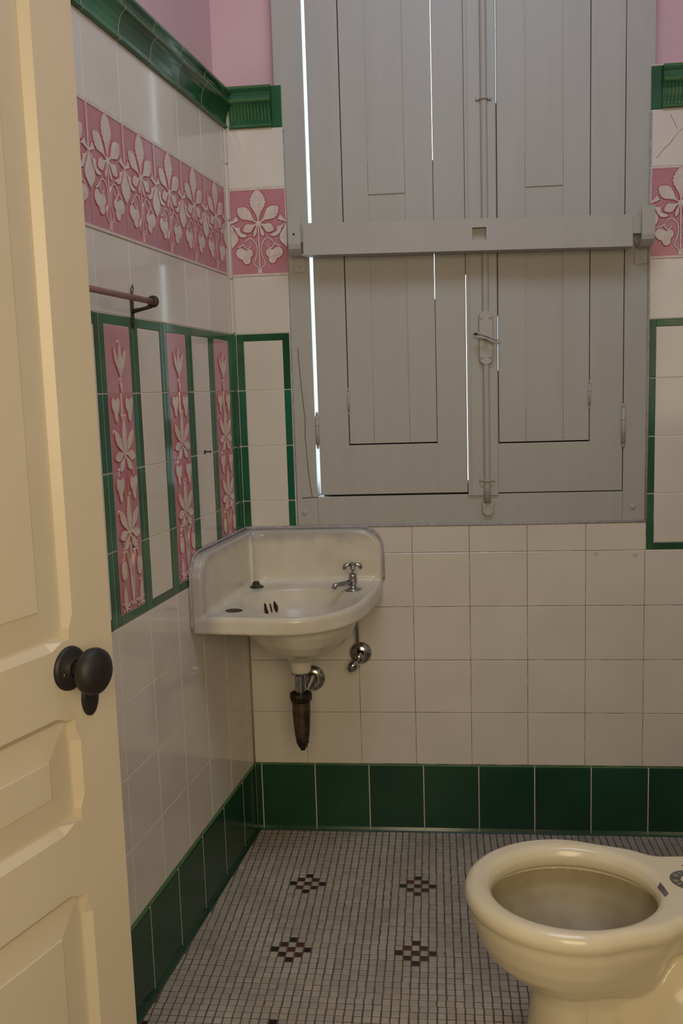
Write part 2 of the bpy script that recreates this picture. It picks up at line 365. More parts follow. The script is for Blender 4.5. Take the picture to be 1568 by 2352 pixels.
def frieze_mesh():
    mb = MB(); k = TW * 0.977     # design units -> metres
    H = 1.5 * TH
    P = lambda pts: [(p[0] * k, p[1] * TH) for p in pts]
    hw = k / 2
    mb.tile(-hw, hw, 0, H, M['relief'], o=0.0)
    mb.prism([(-hw + 0.0006, 0.006), (hw - 0.0006, 0.006), (hw - 0.0006, H - 0.006), (-hw + 0.0006, H - 0.006)], 0.0, -0.0004, M['pink'], M['deep_pink'])
    def up(poly, h=0.0024, off=0.0026): mb.prism(P(poly), -0.0004, -h, M['relief'], M['deep_pink'], off)
    def line(pts, w=0.020, n=5): mb.ribbon([Vector(q) for q in P(curve_pts(pts, n))], w * k, -0.0004, -0.0020, M['relief'], M['deep_pink'], 0.0011)
    up(leaf((0, 0.90), (0, 1.475), 0.130, 9, 0.62))
    for s in (-1, 1):
        up([(p[0], p[1]) for p in leaf((0.03 * s, 0.91), (0.365 * s, 1.17), 0.098, 8, 0.62)])
        up(leaf((0.03 * s, 0.89), (0.275 * s, 0.775), 0.070, 6, 0.62))
        up(leaf((0.02 * s, 0.88), (0.085 * s, 0.67), 0.026, 5, 0.7, 0))
        # side stems, curls and hanging trefoils
        line([(0.030 * s, 0.03), (0.032 * s, 0.135), (0.098 * s, 0.21), (0.045 * s, 0.37), (0.040 * s, 0.50), (0.085 * s, 0.60), (0.160 * s, 0.645),
              (0.235 * s, 0.60), (0.262 * s, 0.53), (0.22 * s, 0.475), (0.165 * s, 0.49), (0.150 * s, 0.54)])
        line([(0.375 * s, 0.505), (0.33 * s, 0.515), (0.285 * s, 0.545), (0.255 * s, 0.585)], 0.022, 3)
        tre = [(.42, .40), (.395, .46), (.33, .49), (.27, .465), (.235, .44), (.19, .465), (.135, .45), (.112, .40), (.13, .345), (.165, .32),
               (.160, .27), (.185, .222), (.235, .205), (.280, .228), (.305, .285), (.35, .30), (.402, .345)]
        up([(p[0] * s, p[1]) for p in curve_pts(tre, 2, True)])
        # inverted half flower on the joint
        up([(0.5 * s, 0.955), (.465 * s, .945), (.40 * s, 1.03), (.375 * s, 1.01), (.345 * s, .955), (.41 * s, .93), (.46 * s, .915), (0.5 * s, .90)])
        up([(p[0] * s, p[1]) for p in [(.475, .905), (.40, .845), (.315, .835), (.335, .79), (.305, .74), (.22, .715), (.205, .685), (.26, .665), (.33, .68), (.385, .735), (.41, .80), (.46, .86)]])
        up([(p[0] * s, p[1]) for p in [(.5, .905), (.47, .86), (.43, .77), (.375, .69), (.365, .63), (.39, .575), (.43, .535), (.5, .465)]])
        line([(0.492 * s, 0.90), (0.490 * s, 1.30), (0.482 * s, 1.38), (0.488 * s, 1.46)], 0.020, 3)
    up([(0.042 * math.cos(a), 0.90 + 0.042 * math.sin(a)) for a in [2 * PI * i / 14 for i in range(14)]], 0.0026, 0.0004)
    line([(0, 0.88), (0, 0.5), (0, 0.08)], 0.024, 2)
    up([(0.022, 0.10), (0.03, 0.06), (0, 0.045), (-0.03, 0.06), (-0.022, 0.10)], 0.0024, 0.0006)
    up([(-0.07, 0.0), (-0.035, 0.09), (0.035, 0.09), (0.07, 0.0)], 0.0010, 0.0006)
    mb.prism([(-hw, 0), (hw, 0), (hw, 0.0055), (-hw, 0.0055)], 0, -0.0016, M['relief']); mb.prism([(-hw, H - 0.0055), (hw, H - 0.0055), (hw, H), (-hw, H)], 0, -0.0016, M['relief'])
    return mb
f0 = frieze_mesh().build('frieze_tile', wall_back); f0.location = (0.0745, 0, zr(9))
def copy_part(src, parent, loc, name=None):
    c = src.copy(); COL.objects.link(c); c.parent = parent; c.location = loc; c.matrix_parent_inverse = Matrix.Identity(4)
    return c
copy_part(f0, wall_back, (1.0690 + 0.0745, 0, zr(9)))
for i in range(9): copy_part(f0, wall_left, (-(D0 + DP * (i + 0.5)), 0, zr(9)))

def panel_mesh():
    mb = MB(); k = DP; H = 4 * TH; hw = DP / 2 - 0.0200
    z0 = 0.0205; z1 = H - 0.0205
    for r in range(4):     # four tiles tall
        mb.tile(-hw - 0.0004, hw + 0.0004, max(z0, r * TH), min(z1, (r + 1) * TH), M['pale_pink'] if r == 3 else M['pink'], o=0.0, g=0.0003, c=0.0006)
    P = lambda pts: [(p[0] * k, H - p[1] * TH) for p in pts]
    def up(poly, h=0.0028, off=0.0023): mb.prism(P(poly), 0, -h, M['relief'], M['deep_pink'], off)
    def line(pts, w=0.022, n=4, m=None): mb.ribbon([Vector(q) for q in P(curve_pts(pts, n))], w * k, 0, -0.0022, m or M['relief'], M['deep_pink'], 0.0010)
    def lf(b, t, w, n=6, fat=0.5, serr=0.08): up(leaf(b, t, w, n, fat, serr))
    # bud at the top
    lf((0, 0.78), (0, 0.33), 0.045); lf((-0.01, 0.78), (-0.17, 0.42), 0.040, fat=0.6); lf((0.01, 0.78), (0.17, 0.42), 0.040, fat=0.6)
    line([(0, 0.76), (0, 1.4)], 0.016); up([(0, 0.84), (0.035, 0.88), (0.02, 0.97), (0, 1.0), (-0.02, 0.97), (-0.035, 0.88)])
    for c in (0, 1.03):
        for s in (-1, 1):      # hanging heart leaves
            hx = 0.20 * s
            up(curve_pts([(hx - .11, 1.10 + c), (hx - .08, 1.05 + c), (hx, 1.085 + c), (hx + .08, 1.05 + c), (hx + .115, 1.11 + c), (hx + .085, 1.20 + c),
                          (hx + .045, 1.27 + c), (hx + .02, 1.37 + c), (hx - .03, 1.34 + c), (hx - .055, 1.25 + c), (hx - .10, 1.19 + c)], 2, True))
            line([(0.03 * s, 1.38 + c), (0.05 * s, 1.30 + c), (0.09 * s, 1.26 + c)], 0.02)
            lf((0.02 * s, 1.80 + c), (0.275 * s, 1.47 + c), 0.062, 6, 0.60)
            lf((0.0, 1.77 + c), (0.300 * s, 1.83 + c), 0.060, 6, 0.62)
            lf((0.0, 1.80 + c), (0.170 * s, 2.00 + c), 0.052, 6, 0.62)
            line([(0.13 * s, 1.92 + c), (0.20 * s, 1.99 + c), (0.215 * s, 2.06 + c)], 0.022)
        lf((0, 1.84 + c), (0, 1.31 + c), 0.062, 8, 0.5)
        line([(0, 2.0 + c), (0.0, 2.38 + c)], 0.020, 2, M['deep_pink'])
    line([(0, 2.95), (-0.01, 3.3), (0.0, 3.78)], 0.05)
    for s in (-1, 1):
        line([(0.02 * s, 3.70), (0.045 * s, 3.45), (0.05 * s, 3.25), (0.10 * s, 3.08), (0.18 * s, 3.05), (0.23 * s, 3.14), (0.235 * s, 3.20)], 0.026)
        line([(0.22 * s, 2.92), (0.15 * s, 3.05), (0.06 * s, 3.3)], 0.018)
        up(curve_pts([(0.235 * s - .075, 3.20), (0.235 * s - .03, 3.17), (0.235 * s + .04, 3.18), (0.235 * s + .075, 3.23), (0.235 * s + .06, 3.38), (0.235 * s, 3.42), (0.235 * s - .07, 3.38)], 2, True))
        lf((0.23 * s, 3.84), (0.26 * s, 3.48), 0.045, 5, 0.4)
        line([(0.33 * s, 3.74), (0.25 * s, 3.70), (0.16 * s, 3.77), (0.08 * s, 3.73), (0.03 * s, 3.80)], 0.028)
        line([(0.34 * s, 3.83), (0.22 * s, 3.80), (0.12 * s, 3.84)], 0.02)
    return mb
p0 = panel_mesh().build('relief_panel', wall_left); p0.location = (-(D0 + 0.5 * DP), 0, zr(4))
for i in (2, 4): copy_part(p0, wall_left, (-(D0 + DP * (i + 0.5)), 0, zr(4)))

# nail in the left wall
nb = MB(); nb.tube([(0, 0, 0), (0, -0.012, 0.001), (0, -0.016, -0.002)], 0.0016, M['olive'], 8); nb.lathe([(0, 0), (0.0032, 0.0005), (0.0032, 0.0015), (0, 0.002)], M['olive'], 10, (0, -0.014, 0), (0, -1, 0))
nb.lathe([(0.0055, 0), (0.004, 0.0012), (0, 0.0018)], M['olive'], 12, (0, -0.0, 0), (0, -1, 0))
nail = nb.build('nail'); nail.matrix_world = LM @ Matrix.Translation((-0.273, 0, 1.093)); tag(nail, 'small rusty nail in white tile between the pink relief panels', 'nail')

# ---------------------------------------------------------------- cornice and base
def cornice(name, mw, a0, a1, fl, joints, z0=1.9065, flat=None, drop=0.0, hs=1.0):
    z0 -= drop
    prof = [(0.0, 0.0), (0.0065, 0.0), (0.0085, 0.003), (0.0085, 0.007), (0.0055, 0.010), (0.005, 0.016), (0.0065, 0.030), (0.0105, 0.046), (0.0155, 0.054),
            (0.018, 0.057), (0.022, 0.060), (0.0235, 0.064), (0.022, 0.068), (0.0175, 0.070), (0.0155, 0.076), (0.0165, 0.084), (0.021, 0.090), (0.0225, 0.093),
            (0.0225, 0.0985), (0.018, 0.1005), (-0.038, 0.1005)]
    prof = [(o, h * hs) for o, h in prof]
    mb = MB(); edges = joints
    for j0, j1 in zip(edges, edges[1:]):
        g = 0.0007; n = max(2, int((j1 - j0) / 0.0022)) if fl else 2
        rows = []
        for i in range(n + 1):
            a = j0 + g + (j1 - j0 - 2 * g) * i / n; row = []
            for q, (o, h) in enumerate(prof):
                if fl and 5 <= q <= 8: o = o + 0.0014 * (1 if (i // 2) % 2 else -1)
                row.append(mb.V(a, -o, z0 + h))
            rows.append(row)
        for i in range(n):
            for q in range(len(prof) - 1):
                m = M['green_edge'] if q in (2, 10, 11, 17) else M['green']
                if fl and 5 <= q <= 7 and (i // 2) % 2: m = M['green_edge']
                mb.F((rows[i][q], rows[i + 1][q], rows[i + 1][q + 1], rows[i][q + 1]), m)
        mb.F(rows[0], M['green']); mb.F(rows[-1], M['green'])
        if j1 != edges[-1]:
            for q in range(len(prof) - 2):
                mb.F([mb.V(j1 + sx * 0.0010, -prof[q + t][0] - 0.0003, z0 + prof[q + t][1]) for sx, t in ((-1, 0), (1, 0), (1, 1), (-1, 1))], M['pale_grout'])
    if flat:
        mb.tile(flat[0], flat[1], z0 - 0.0015, z0 + 0.1020, M['green'], o=0.0020, c=0.002, dep=0.03)
    mb.box(a0, a1, 0.0025, 0.041, z0, z0 + 0.0985 * hs, M['pale_grout'])
    o = mb.build(name, recalc=True)
    if mw is not None: o.matrix_world = mw
    return tag(o, kind='structure')
cornice('trim_1', LM, -DL + 0.01, -0.006, False, [-(D0 + DP * i) for i in range(15, 0, -1)] + [-0.012], hs=0.90)
cornice('trim_2', None, 0.004, 0.143, True, [0.010, 0.1215], flat=(0.1200, 0.1478))
cornice('trim_3', None, TX1, RX, True, [TX1 + 0.0245, TX1 + 0.082, TX1 + 0.235], flat=(TX1 - 0.0015, TX1 + 0.0260), drop=0.012)

def baseboard(name, mw, joints, flip=1):
    mb = MB()
    for j0, j1 in zip(joints, joints[1:]):
        g = 0.0012
        prof = [(0.0, ZB - 0.0005), (0.0035, ZB - 0.0008), (0.0055, ZB - 0.0035), (0.0065, ZB - 0.009), (0.0065, 0.012), (0.010, 0.004), (0.013, 0.0005)]
        prev = None
        for e in (j0 + g, j1 - g):
            row = [mb.V(e, -o, z) for o, z in prof]
            if prev:
                for q in range(len(prof) - 1):
                    mb.F((prev[q], row[q], row[q + 1], prev[q + 1]), M['green_edge'] if q < 2 else M['base_green'])
            prev = row; mb.F(row + [mb.V(e, 0, 0)], M['base_green'])
        mb.box(j1 - 0.0014, j1 + 0.0014, -0.0066, 0.001, 0.001, ZB - 0.003, M['pale_grout'])
    o = mb.build(name)
    if mw is not None: o.matrix_world = mw
    return tag(o, kind='structure')
bj = [0.0, 0.0215] + [0.0215 + 0.1515 * i for i in range(1, 9)] + [RX]
baseboard('baseboard_back', None, bj)
baseboard('baseboard_left', LM, [-(0.128 + TW * i) for i in range(14, -1, -1)] + [-0.012])

# ---------------------------------------------------------------- floor mosaic
fb = MB(); MS = 0.27662; cell = MS / 15.0; mx, my = 0.1847, -0.2918
fb.box(-0.32, RX + 0.05, -2.34, 0.03, -0.05, -0.0012, M['floor_grout'])
def left_x(y): return y * math.tan(ANG)
j = 0
for jj in range(-18, 120):
    y = my - jj * cell
    if y > -0.012 or y < -2.26: continue
    rowshift = rnd.uniform(-0.0006, 0.0006)
    for ii in range(-32, 70):
        x = mx + ii * cell + rowshift
        if x + cell / 2 - 0.004 < left_x(y) + 0.016 or x > RX - 0.01: continue
        a = (ii + 7) % 15 - 7; b = (jj + 7) % 15 - 7
        if jj < -7: b = 7
        m = M['mosaic']
        if abs(a) + abs(b) == 2 and a * b == 0: m = M['mosaic_black']
        elif abs(a) == 1 and abs(b) == 1: m = M['mosaic_red']
        elif a == 0 and b == 0: m = M['mosaic_red']
        ccx = x + rnd.uniform(-0.0005, 0.0005); ccy = y + rnd.uniform(-0.0005, 0.0005); h = cell / 2 - 0.0011 - rnd.uniform(0, 0.0004)
        dz = rnd.uniform(-0.0003, 0.0002); t = rnd.uniform(-0.03, 0.03); cs, sn = math.cos(t), math.sin(t)
        top = []; bot = []
        for sx, sy in ((-1, -1), (1, -1), (1, 1), (-1, 1)):
            px, py = sx * h, sy * h
            lim = left_x(ccy + py) + 0.0155 - ccx
            px = max(px, lim)
            top.append(fb.V(ccx + (px * cs - py * sn) * 0.93, ccy + (px * sn + py * cs) * 0.93, dz))
            bot.append(fb.V(ccx + px * cs - py * sn, ccy + px * sn + py * cs, -0.0013))
        fb.F(top, m)
        for k in range(4):
            l = (k + 1) % 4; fb.F((bot[k], bot[l], top[l], top[k]), m)
floor = fb.build('floor'); tag(floor, kind='structure')

# ceiling, right wall, entrance wall and the corridor behind the camera
cb = MB(); cb.box(-0.5, RX + 0.15, -2.4, 0.2, CEIL, CEIL + 0.08, M['ceiling']); tag(cb.build('ceiling'), kind='structure')
rw = MB(lambda x, y, z: (RX - y, -x, z)); rw.box(-0.05, 2.28, -0.10, -0.042, 0, CEIL, M['plaster_pink']); rw.box(0.0, 2.28, -0.042, -0.0022, 0, 2.0, M['pale_grout'])
rw2 = MB(); rw2.box(RX + 0.042, RX + 0.12, -2.3, 0.05, 0, CEIL, M['plaster_pink']); rw2.box(RX + 0.0022, RX + 0.042, -2.3, 0.0, 0, 2.0, M['pale_grout'])
rt = MB(lambda x, y, z: (RX - (-y), -x, z))
for r in range(12):
    for k in range(15): rt.tile(k * TW, (k + 1) * TW, zr(r) if r else ZB, zr(r + 1), wt)
for k in range(15): rt.tile(k * TW, (k + 1) * TW, 0, ZB, M['base_green'])
rw2.v += []; base_n = len(rw2.v)
rw2.v += rt.v; rw2.f += [tuple(i + base_n for i in f) for f in rt.f]; rw2.smooth += rt.smooth
rw2.m += [rw2.mi(rt.mats[i]) for i in rt.m]
tag(rw2.build('wall_right'), kind='structure')
DX0, DX1 = -0.235, 1.02
fw = MB(); fw.box(-0.8, DX0, -2.42, -2.30, 0, CEIL, M['plaster_pink']); fw.box(DX1, 1.6, -2.42, -2.30, 0, CEIL, M['plaster_pink']); fw.box(DX0, DX1, -2.42, -2.30, 2.35, CEIL, M['plaster_pink'])
tag(fw.build('wall_front'), kind='structure')
hl = MB()
hl.box(-1.6, -1.5, -5.0, -2.36, 0, CEIL, M['hall']); hl.box(2.4, 2.5, -5.0, -2.36, 0, CEIL, M['hall']); hl.box(-1.6, 2.5, -5.1, -5.0, 0, CEIL, M['hall'])
hl.box(-1.6, -0.8, -2.42, -2.30, 0, CEIL, M['hall']); hl.box(1.6, 2.5, -2.42, -2.30, 0, CEIL, M['hall']); hl.box(-1.6, 2.5, -5.1, -2.40, CEIL, CEIL + 0.08, M['hall'])
hl.box(-1.6, 2.5, -5.1, -2.34, -0.08, -0.002, M['hall_floor'])
tag(hl.build('wall_corridor'), kind='structure')

# ---------------------------------------------------------------- window frame
FY = 0.003
win = empty('window_1', (0.6, FY, WZ0)); tag(win, kind='structure')
def wpart(name, mb, parent=win, bev=0.0015):
    o = mb.build(name); o.parent = parent; o.matrix_parent_inverse = parent.matrix_world.inverted() if parent else Matrix.Identity(4)
    if bev: bevel(o, bev)
    return o
bpy.context.view_layer.update()
GX0 = 0.2050; GX1 = 1.0090
f = MB()
f.box(FX0, GX0, FY, 0.085, WZ0, 2.62, M['paint']); f.box(GX1, FX1, FY, 0.085, WZ0, 2.62, M['paint'])
f.box(GX0, GX1, FY, 0.085, WZ0, 0.9465, M['paint']); f.box(GX0, GX1, FY, 0.085, 2.55, 2.62, M['paint'])
wpart('window_frame', f)
f = MB(); f.box(0.221, 1.02, 0.0285, 0.10, 0.90, 0.975, M['dark']); f.box(0.19, 0.222, 0.030, 0.10, 0.90, 0.945, M['dark'])          # added black backing, keeps daylight out of the gap above the lower rail
wpart('gap_light_stop', f, bev=0)
f = MB(); f.tube([(TX0 + 0.008, 0.002, WZ0 - 0.0005), (0.35, 0.001, WZ0 + 0.001), (0.7, 0.002, WZ0), (1.067, 0.002, WZ0 + 0.0015)], 0.0042, M['caulk'], 8)
f.tube([(TX1 - 0.001, 0.002, 0.865), (TX1, 0.001, 1.2), (TX1 - 0.001, 0.002, 1.55), (TX1, 0.001, 1.89)], 0.0034, M['caulk'], 8)
f.tube([(TX0, 0.003, 0.865), (TX0, 0.002, 1.2), (TX0, 0.003, 1.55), (TX0, 0.002, 1.90)], 0.0022, M['caulk'], 8)
wpart('caulk_bead', f, bev=0)
f = MB(); cr = [(0.166, 1.345), (0.168, 1.30), (0.171, 1.25), (0.175, 1.20), (0.179, 1.155), (0.177, 1.11), (0.180, 1.06), (0.183, 1.01), (0.187, 0.975), (0.191, 0.948)]
f.ribbon(cr, 0.0013, FY, FY - 0.0003, M['dark'], M['dark'], 0.0001)
f.ribbon([(0.163, 0.945), (0.175, 0.9445), (0.188, 0.946), (0.206, 0.9455)], 0.0018, FY, FY - 0.0003, M['dark'], M['dark'], 0.0001)
wpart('crack', f, bev=0)
f = MB()
for x, z in ((0.168, 0.905), (1.035, 0.905)):
    f.lathe([(0.008, 0), (0.0075, 0.0012), (0, 0.0016)], M['paint'], 20, (x, FY, z), (0, -1, 0))
wpart('frame_plug', f, bev=0)

# ---------------------------------------------------------------- shutters
def frame_boards(mb, x0, x1, z0, z1, sw, y0, y1, m, brail, groove=True):
    """two stiles and two rails round an opening"""
    mb.box(x0, x0 + sw, y0, y1, z0, z1, m); mb.box(x1 - sw, x1, y0, y1, z0, z1, m)
    mb.box(x0 + sw + 0.0004, x1 - sw - 0.0004, y0 + 0.0003, y1, z0, z0 + brail, m); mb.box(x0 + sw, x1 - sw, y0, y1, z1 - 0.07, z1, m)
def hinge(mb, x, z0, z1, r, leafw):
    mb.tube([(x, FY - r * 0.7, z0), (x, FY - r * 0.7, z1)], r, M['metal_paint'], 12)
    for q in range(1, 3):
        zz = z0 + (z1 - z0) * q / 3; mb.tube([(x, FY - r * 0.7, zz - 0.0012), (x, FY - r * 0.7, zz + 0.0012)], r * 1.12, M['metal_paint'], 12)
    for zz, s in ((z0, -1), (z1, 1)):
        mb.tube([(x, FY - r * 0.7, zz), (x, FY - r * 0.7, zz + s * 0.005), (x, FY - r * 0.7, zz + s * 0.010)], [r * 0.7, r * 0.75, r * 0.25], M['metal_paint'], 10)
    mb.box(x - leafw, x + leafw, FY - 0.0012, FY + 0.002, z0 + 0.003, z1 - 0.003, M['metal_paint'])
SY1 = 0.028; ZT = 2.545
def shutter(name, loc, x0t, x0b, x1t, x1b, sx0, sx1, ix0, ix1, zb, iz, panels, label, strips):
    root = empty(name, loc); bpy.context.view_layer.update()
    P = M['paint']
    # the outer frame, its outer edges slightly out of plumb
    mb = MB()
    def stile(a0t, a0b, a1t, a1b, yb=None):
        i = [mb.V(x, y, z) for (x, z) in ((a0b, zb), (a1b, zb), (a1t, ZT), (a0t, ZT)) for y in (FY, yb or SY1)]
        for q in ((0, 2, 4, 6), (1, 7, 5, 3), (0, 1, 3, 2), (2, 3, 5, 4), (4, 5, 7, 6), (6, 7, 1, 0)): mb.F([i[k] for k in q], P)
    if x0t < 0.3: stile(x0t, x0b, sx0, sx0, FY + 0.008); mb.box(x0b + 0.022, sx0 - 0.0005, FY + 0.0075, SY1, zb + 0.001, ZT, P)
    else: stile(x0t, x0b, sx0, sx0)
    stile(sx1, sx1, x1t, x1b)
    mb.box(sx0 - 0.002, sx1 + 0.002, FY + 0.0008, SY1 - 0.001, zb, iz - 0.0035, P); mb.box(sx0, sx1, FY, SY1, 2.49, ZT, P)
    wpart('shutter_frame', mb, root, 0.0012)
    # added black strips, stop daylight where the joints should read dark
    mb = MB()
    for (a0, a1, z0, z1) in strips: mb.box(a0, a1, SY1 + 0.0005, SY1 + 0.012, z0, z1, M['dark'])
    wpart('gap_light_stop', mb, root, 0)
    # inner leaf with sunk panels
    leafr = empty('inner_leaf', ((ix0 + ix1) / 2, FY, iz)); leafr.parent = root; leafr.matrix_parent_inverse = root.matrix_world.inverted()
    bpy.context.view_layer.update()
    mb = MB(); y0 = FY + 0.0005
    px0, px1 = panels[0][0], panels[0][1]
    mb.box(ix0, px0, y0, SY1, iz, 2.486, P); mb.box(px1, ix1, y0, SY1, iz, 2.486, P)
    zs = [iz] + [z for p in panels for z in (p[2], p[3])] + [2.486]
    for q in range(0, len(zs), 2): mb.box(px0 + 0.0002, px1 - 0.0002, y0 + 0.0002, SY1, zs[q], zs[q + 1], P)
    wpart('leaf_frame', mb, leafr, 0.0010)
    for (a0, a1, z0, z1) in panels:
        mb = MB(); mb.box(a0 - 0.001, a1 + 0.001, y0 + 0.0036, SY1 - 0.004, z0 - 0.001, z1 + 0.001, P)
        # small quirk around the panel
        for b in ((a0, a0 + 0.0012, z0, z1), (a1 - 0.0012, a1, z0, z1)): mb.box(b[0], b[1], y0 + 0.0012, y0 + 0.004, b[2], b[3], P)
        wpart('panel', mb, leafr, 0)
    return tag(root, label, 'shutter', 'shutters of the window')
PL = [(0.3630, 0.4580, 1.172, 1.7275), (0.3630, 0.4580, 1.808, 2.40)]
sh_l = shutter('shutter', (0.41, FY, 0.95), 0.2130, 0.2150, 0.6098, 0.6082, 0.2955, 0.5300, 0.2975, 0.5290, 0.9515, 1.0875, PL,
               'left grey wooden shutter, bright daylight gap along its hinge side',
               [(0.290, 0.302, 1.08, 2.5), (0.522, 0.534, 1.65, 1.81), (0.522, 0.534, 1.075, 1.46), (0.29, 0.535, 1.078, 1.095), (0.601, 0.612, 1.52, 2.55)])
PR = [(0.7610, 0.8560, 1.170, 1.7265), (0.7610, 0.8560, 1.807, 2.40)]
sh_r = shutter('shutter', (0.81, FY, 0.95), 0.6125, 0.6125, 1.0075, 1.0070, 0.6895, 0.9235, 0.6913, 0.9218, 0.9490, 1.0825, PR,
               'right grey wooden shutter carrying the long bolt rod',
               [(0.918, 0.928, 1.08, 2.5), (0.684, 0.696, 1.41, 1.94), (0.684, 0.696, 1.06, 1.27), (0.69, 0.928, 1.072, 1.09), (1.0, 1.012, 0.94, 2.05)])
def spart(name, mb, root, bev=0.0): return wpart(name, mb, root, bev)
mb = MB(); hinge(mb, 0.2115, 1.086, 1.166, 0.0048, 0.009); spart('hinge', mb, sh_l)
mb = MB(); hinge(mb, 0.2972, 1.174, 1.226, 0.0032, 0.004); spart('hinge', mb, sh_l)
mb = MB(); hinge(mb, 1.0085, 1.071, 1.165, 0.0055, 0.006); spart('hinge', mb, sh_r)
mb = MB(); hinge(mb, 0.9225, 1.172, 1.228, 0.0034, 0.004); spart('hinge', mb, sh_r)
# astragal (meeting strip) with beads
mb = MB(); mb.box(0.6095, 0.6870, FY - 0.0065, FY - 0.0002, 0.9430, ZT, M['paint']); mb.box(0.6160, 0.6200, FY - 0.0080, FY - 0.006, 0.9430, ZT, M['paint'])
spart('meeting_strip', mb, sh_r, 0.001)
AY = FY - 0.0065
RXc = 0.6585
mb = MB(); mb.tube([(RXc, AY - 0.0030, 0.925 + 0.05 * i) for i in range(33)], 0.0088, M['paint'], 16); spart('bolt_rod', mb, sh_r)
for zz in (1.942, 0.983):
    mb = MB(); w = 0.0085
    pts = [(RXc + math.cos(a) * 0.0098, AY - 0.0030 - max(0, math.sin(a)) * 0.0115) for a in [PI * i / 10 for i in range(11)]]
    mb.tube([(x, y, zz) for x, y in pts], 0.0026, M['metal_paint'], 8)
    for s in (-1, 1):
        mb.tube([(RXc + s * 0.009, AY - 0.002, zz), (RXc + s * 0.0185, AY - 0.002, zz)], [0.003, 0.0045], M['metal_paint'], 8)
        mb.lathe([(0.0048, 0), (0.004, 0.003), (0, 0.0042)], M['metal_paint'], 12, (RXc + s * 0.0165, AY, zz), (0, -1, 0))
    if zz < 1.2: mb.box(RXc - 0.017, RXc + 0.017, AY - 0.003, AY + 0.0005, zz - 0.014, zz + 0.012, M['metal_paint'])
    spart('rod_guide', mb, sh_r)
mb = MB()
pl = []
for cz, a0 in ((1.405, 0), (1.302, PI)):
    for i in range(13):
        a = a0 + PI * i / 12; pl.append((RXc + 0.0175 * math.cos(a), cz + 0.0175 * math.sin(a)))
mb.prism(pl, AY, AY - 0.0130, M['metal_paint'], None, 0.0015)
spart('bolt_case', mb, sh_r, 0.002)
for sx, zz in ((-1, 1.404), (1, 1.404), (-1, 1.303), (1, 1.303)):
    mb = MB(); mb.lathe([(0.0042, 0), (0.0036, 0.0016), (0, 0.0022)], M['metal_paint'], 12, (RXc + sx * 0.0110, AY - 0.0130, zz), (0, -1, 0)); spart('screw', mb, sh_r)
mb = MB(); hz = 1.352
mb.lathe([(0.0085, 0), (0.0080, 0.006), (0.0050, 0.010), (0.0045, 0.018)], M['metal_paint'], 18, (RXc, AY - 0.0130, hz), (0, -1, 0))
yy = AY - 0.031
ring = curve_pts([(-0.027, 0.0110), (-0.020, 0.0125), (0.0, 0.0060), (0.022, -0.0035), (0.033, -0.0080), (0.031, -0.0135), (0.018, -0.0120), (-0.002, -0.0010), (-0.020, 0.0020), (-0.028, 0.0050)], 4, True)
mb.tube([(RXc + p[0], yy + 0.006 * math.sin(i * 0.16), hz + p[1]) for i, p in enumerate(ring + ring[:1])], 0.0028, M['metal_paint'], 10)
spart('turn_handle', mb, sh_r)
mb = MB(); mb.lathe([(0, 0), (0.0042, 0.001), (0.0048, 0.004), (0.003, 0.008), (0, 0.009)], M['black'], 12, (RXc - 0.0235, yy, hz + 0.0085), (-1, -0.3, 0.3)); spart('handle_tip', mb, sh_r)
# keeper screwed to the lower rail
kp = MB()
pl = [(-0.0150, 0.010), (0.0150, 0.010), (0.0150, -0.008)] + [(0.0150 * math.cos(a), -0.008 + 0.0160 * math.sin(a)) for a in [-PI * i / 10 for i in range(1, 10)]] + [(-0.0150, -0.008)]
kp.prism([(p[0], p[1]) for p in pl], 0, -0.010, M['metal_paint'], None, 0.0015)
kp.box(-0.0065, 0.0065, -0.006, -0.0005, 0.010, 0.022, M['metal_paint'])
for sx in (-1, 1): kp.lathe([(0.0032, 0), (0.0026, 0.0014), (0, 0.002)], M['metal_paint'], 10, (sx * 0.0085, -0.010, -0.002), (0, -1, 0))
kp = kp.build('bolt_keeper'); kp.location = (0.6600, FY, 0.913); bevel(kp, 0.0015); tag(kp, 'grey metal bolt keeper screwed to the window frame rail below the shutters', 'bolt keeper')

# ---------------------------------------------------------------- bar and its brackets
bar = empty('shutter_bar', (0.61, -0.055, 1.60)); bpy.context.view_layer.update()
mb = MB(); xa, xb = 0.2000, 1.0130; y0, y1 = -0.070, -0.026
zl0, zl1 = 1.573, 1.6515; zr0, zr1 = 1.5585, 1.6340
def slab(xs, zlo, zhi, ya, yb, m):
    i = [mb.V(x, y, z) for (x, z) in ((xs[0], zlo[0]), (xs[1], zlo[1]), (xs[1], zhi[1]), (xs[0], zhi[0])) for y in (ya, yb)]
    for q in ((0, 2, 4, 6), (1, 7, 5, 3), (0, 1, 3, 2), (2, 3, 5, 4), (4, 5, 7, 6), (6, 7, 1, 0)): mb.F([i[k] for k in q], m)
def zt(x): return zl1 + (zr1 - zl1) * (x - xa) / (xb - xa)
def zb_(x): return zl0 + (zr0 - zl0) * (x - xa) / (xb - xa)
hx0, hx1, hz0, hz1 = 0.6240, 0.6585, 1.5905, 1.6210      # square mortise
slab((xa, hx0), (zb_(xa), zb_(hx0)), (zt(xa), zt(hx0)), y0, y1, M['paint']); slab((hx1, xb), (zb_(hx1), zb_(xb)), (zt(hx1), zt(xb)), y0, y1, M['paint'])
slab((hx0, hx1), (zb_(hx0), zb_(hx1)), (hz0, hz0), y0, y1, M['paint']); slab((hx0, hx1), (hz1, hz1), (zt(hx0), zt(hx1)), y0, y1, M['paint'])
mb.box(hx0 - 0.002, hx1 + 0.002, y0 + 0.020, y1 - 0.001, hz0 - 0.002, hz1 + 0.002, M['paint'])
